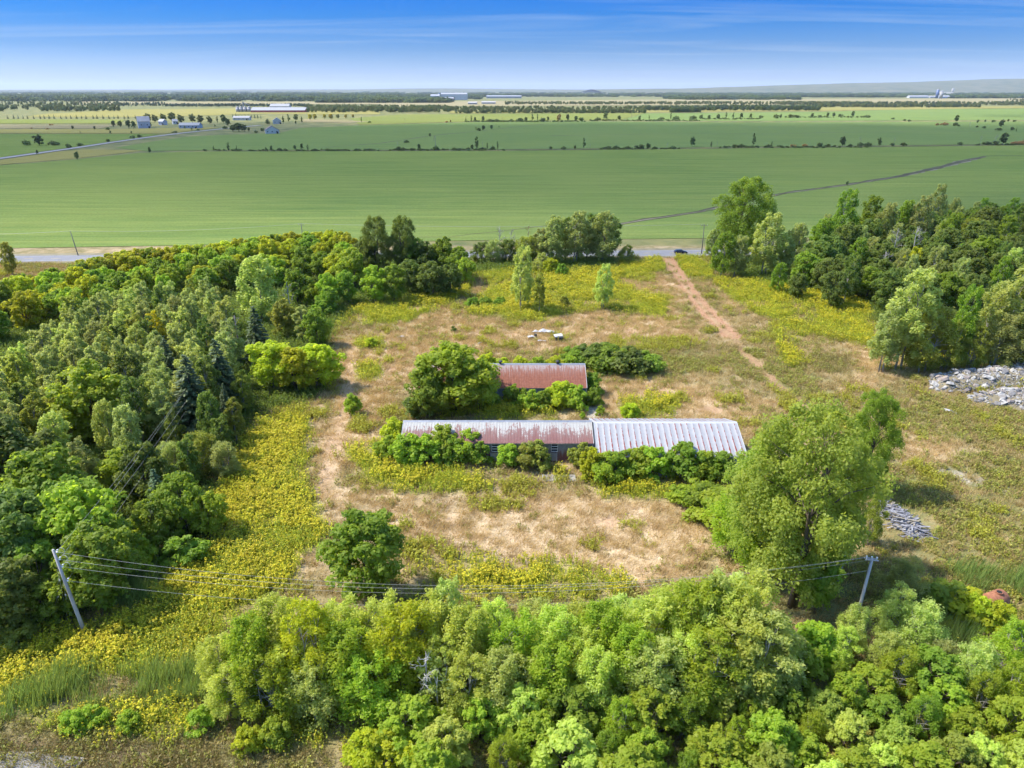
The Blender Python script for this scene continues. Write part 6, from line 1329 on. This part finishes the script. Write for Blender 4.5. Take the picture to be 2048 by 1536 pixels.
def silo(name, label, px, py, pt, dpx, mat, dome_m, cone=False, group=None):
    x, y = G(px, py); zc = y * CP + CAM_H * SP; R_ = dpx * zc / FPX / 2; h = HGT(px, py, pt)
    r = empty(name, (x, y, 0)); tag(r, label, 'silo', group)
    MB().tube([(0, 0, -0.2), (0, 0, h - R_ * 0.6)], R_, 16).build('shell', MATS[mat], r, smooth=True)
    if cone: MB().tube([(0, 0, h - R_ * 0.6), (0, 0, h)], [R_ * 1.02, R_ * 0.12], 16).build('roof', MATS[dome_m], r, smooth=True)
    else: MB().tube([(0, 0, h - R_ * 0.6), (0, 0, h - R_ * 0.3), (0, 0, h - R_ * 0.1), (0, 0, h)], [R_ * 1.02, R_ * 0.85, R_ * 0.55, R_ * 0.08], 16).build('roof', MATS[dome_m], r, smooth=True)
    return r
gable('barn', 'tall grey gambrel barn among trees at the distant farmstead', 284, 256.5, 22, 9, 16, 16, 'barn_grey', 'roof_grey', 0.5, 2, 'barn')
gable('long_shed', 'long blue-white shed with pale roof at the distant farmstead', 378, 257, 40, 4.2, 7.5, 14, 'barn_blue', 'roof_white', 0.0, 5, 'shed')
gable('house', 'small grey house between barn and long shed', 324, 250, 12, 5, 8.5, 9, 'barn_grey', 'roof_grey', -0.4, 2, 'house')
gable('house', 'small pale house behind the trees left of the long shed', 348, 248.5, 9, 4.5, 7.5, 9, 'barn_white', 'roof_grey', 0.6, 2, 'house')
gable('farm_house', 'white house with brown roof standing at the field edge', 541, 267.5, 26, 4.2, 9.2, 14, 'barn_white', 'roof_brown', 0.35, 3, 'house', False)
gable('farm_house', 'white house with grey roof behind the brown-roofed one', 552, 248, 16, 5, 9.5, 13, 'barn_white', 'roof_white', 0.3, 2, 'house', False)
gable('long_shed', 'low white shed beside the conifer row', 482, 240.5, 32, 4.0, 7, 14, 'barn_white', 'roof_white', 0.05, 4, 'shed')
gable('dairy_barn', 'very long white barn with red base beyond the farmstead', 556, 225, 108, 5, 11.5, 34, 'barn_red', 'roof_white', 0.0, 8, 'barn')
gable('dairy_barn', 'raised white roof section behind the very long barn', 559, 219.5, 38, 9, 15.5, 26, 'barn_white', 'roof_white', 0.0, 3, 'barn', door=False)
for i, (px, lb) in enumerate(((476, 'leftmost of the four pale grain bins'), (483, 'second of the four pale grain bins'), (491, 'third of the four pale grain bins'), (499, 'rightmost of the four pale grain bins'))): silo('grain_bin', lb + ' left of the very long barn', px, 224, 212.5, 7.5, 'roof_grey', 'roof_white', True, 'grain bins')
lx_, ly_ = G(488, 223.5); lg = empty('grain_elevator', (lx_, ly_, 0)); tag(lg, 'thin grain elevator mast with sloping spouts above the bins', 'grain elevator')
hL = HGT(488, 223.5, 203.5); MB().box(-1.0, 1.0, -1.0, 1.0, 0, hL).build('mast', MATS['roof_grey'], lg)
for dx in (-9, 10, 18): MB().tube([(0, 0, hL - 1), (dx, 0, 15)], 0.6, 6).build('spout', MATS['roof_grey'], lg)
silo('silo', 'dark blue tower silo at the right-hand farm', 1873, 196.5, 178, 5.5, 'silo_blue', 'roof_white', False, 'silos of the right-hand farm'); silo('silo', 'pale concrete silo beside the dark blue one', 1881, 197, 181.5, 6.5, 'rubble_white', 'roof_grey', False, 'silos of the right-hand farm'); silo('silo', 'far pale silo at the right end of the right-hand farm', 1904, 188, 176, 4.5, 'concrete', 'roof_grey', False, 'silos of the right-hand farm')
gable('farm_shed', 'long pale blue shed left of the silos', 1838, 196, 38, 9, 17, 40, 'barn_white', 'roof_white', 0, 6, 'shed'); gable('farm_shed', 'blue-grey shed right of the silos', 1893, 196.5, 26, 10, 18, 40, 'barn_blue', 'roof_white', 0, 4, 'shed'); gable('farm_shed', 'upper pale shed behind the silos', 1894, 189.5, 28, 14, 24, 40, 'concrete', 'rubble_white', 0, 4, 'shed'); gable('farm_shed', 'small lavender shed between long shed and silos', 1866, 196, 12, 8, 14, 30, 'barn_grey', 'roof_white', 0, 2, 'shed')
gable('factory', 'big white flat building on the horizon', 908, 200, 52, 30, 38, 60, 'barn_white', 'roof_white', 0, 6, 'factory'); gable('factory', 'low red and white building before the big white factory', 893, 202, 28, 12, 18, 60, 'barn_red', 'roof_white', 0, 4, 'factory'); gable('factory', 'white building with mast at the left end of the factory', 870, 200.5, 18, 22, 30, 60, 'barn_white', 'roof_white', 0, 2, 'factory')
gable('factory', 'long low white greenhouse right of the factory', 1008, 196.5, 70, 12, 18, 60, 'roof_white', 'roof_white', 0, 8, 'greenhouse'); silo('silo', 'dark blue silo at the left end of the factory', 879, 200, 186, 4, 'silo_blue', 'silo_blue')
gable('long_shed', 'pale shed in the tan field below the factory, left one', 945, 209, 18, 6, 10, 30, 'roof_white', 'rubble_white', 0, 2, 'shed'); gable('long_shed', 'pale shed in the tan field below the factory, right one', 977, 208, 28, 6, 10, 30, 'roof_white', 'rubble_white', 0, 3, 'shed')
gable('farm_shed', 'white sheds on the horizon left of the hills, left one', 1500, 185.5, 24, 26, 40, 60, 'barn_white', 'roof_white', 0, 3, 'shed'); gable('farm_shed', 'white sheds on the horizon left of the hills, right one', 1522, 184, 18, 26, 40, 60, 'barn_white', 'roof_white', 0, 2, 'shed')
gable('house', 'tiny white house in the left horizon woods', 738, 198, 8, 10, 18, 20, 'barn_white', 'roof_white', 0.3, 2, 'house'); gable('house', 'tiny pale house in the woods left of the factory', 745, 205, 7, 8, 14, 18, 'barn_white', 'roof_white', 0.3, 2, 'house')
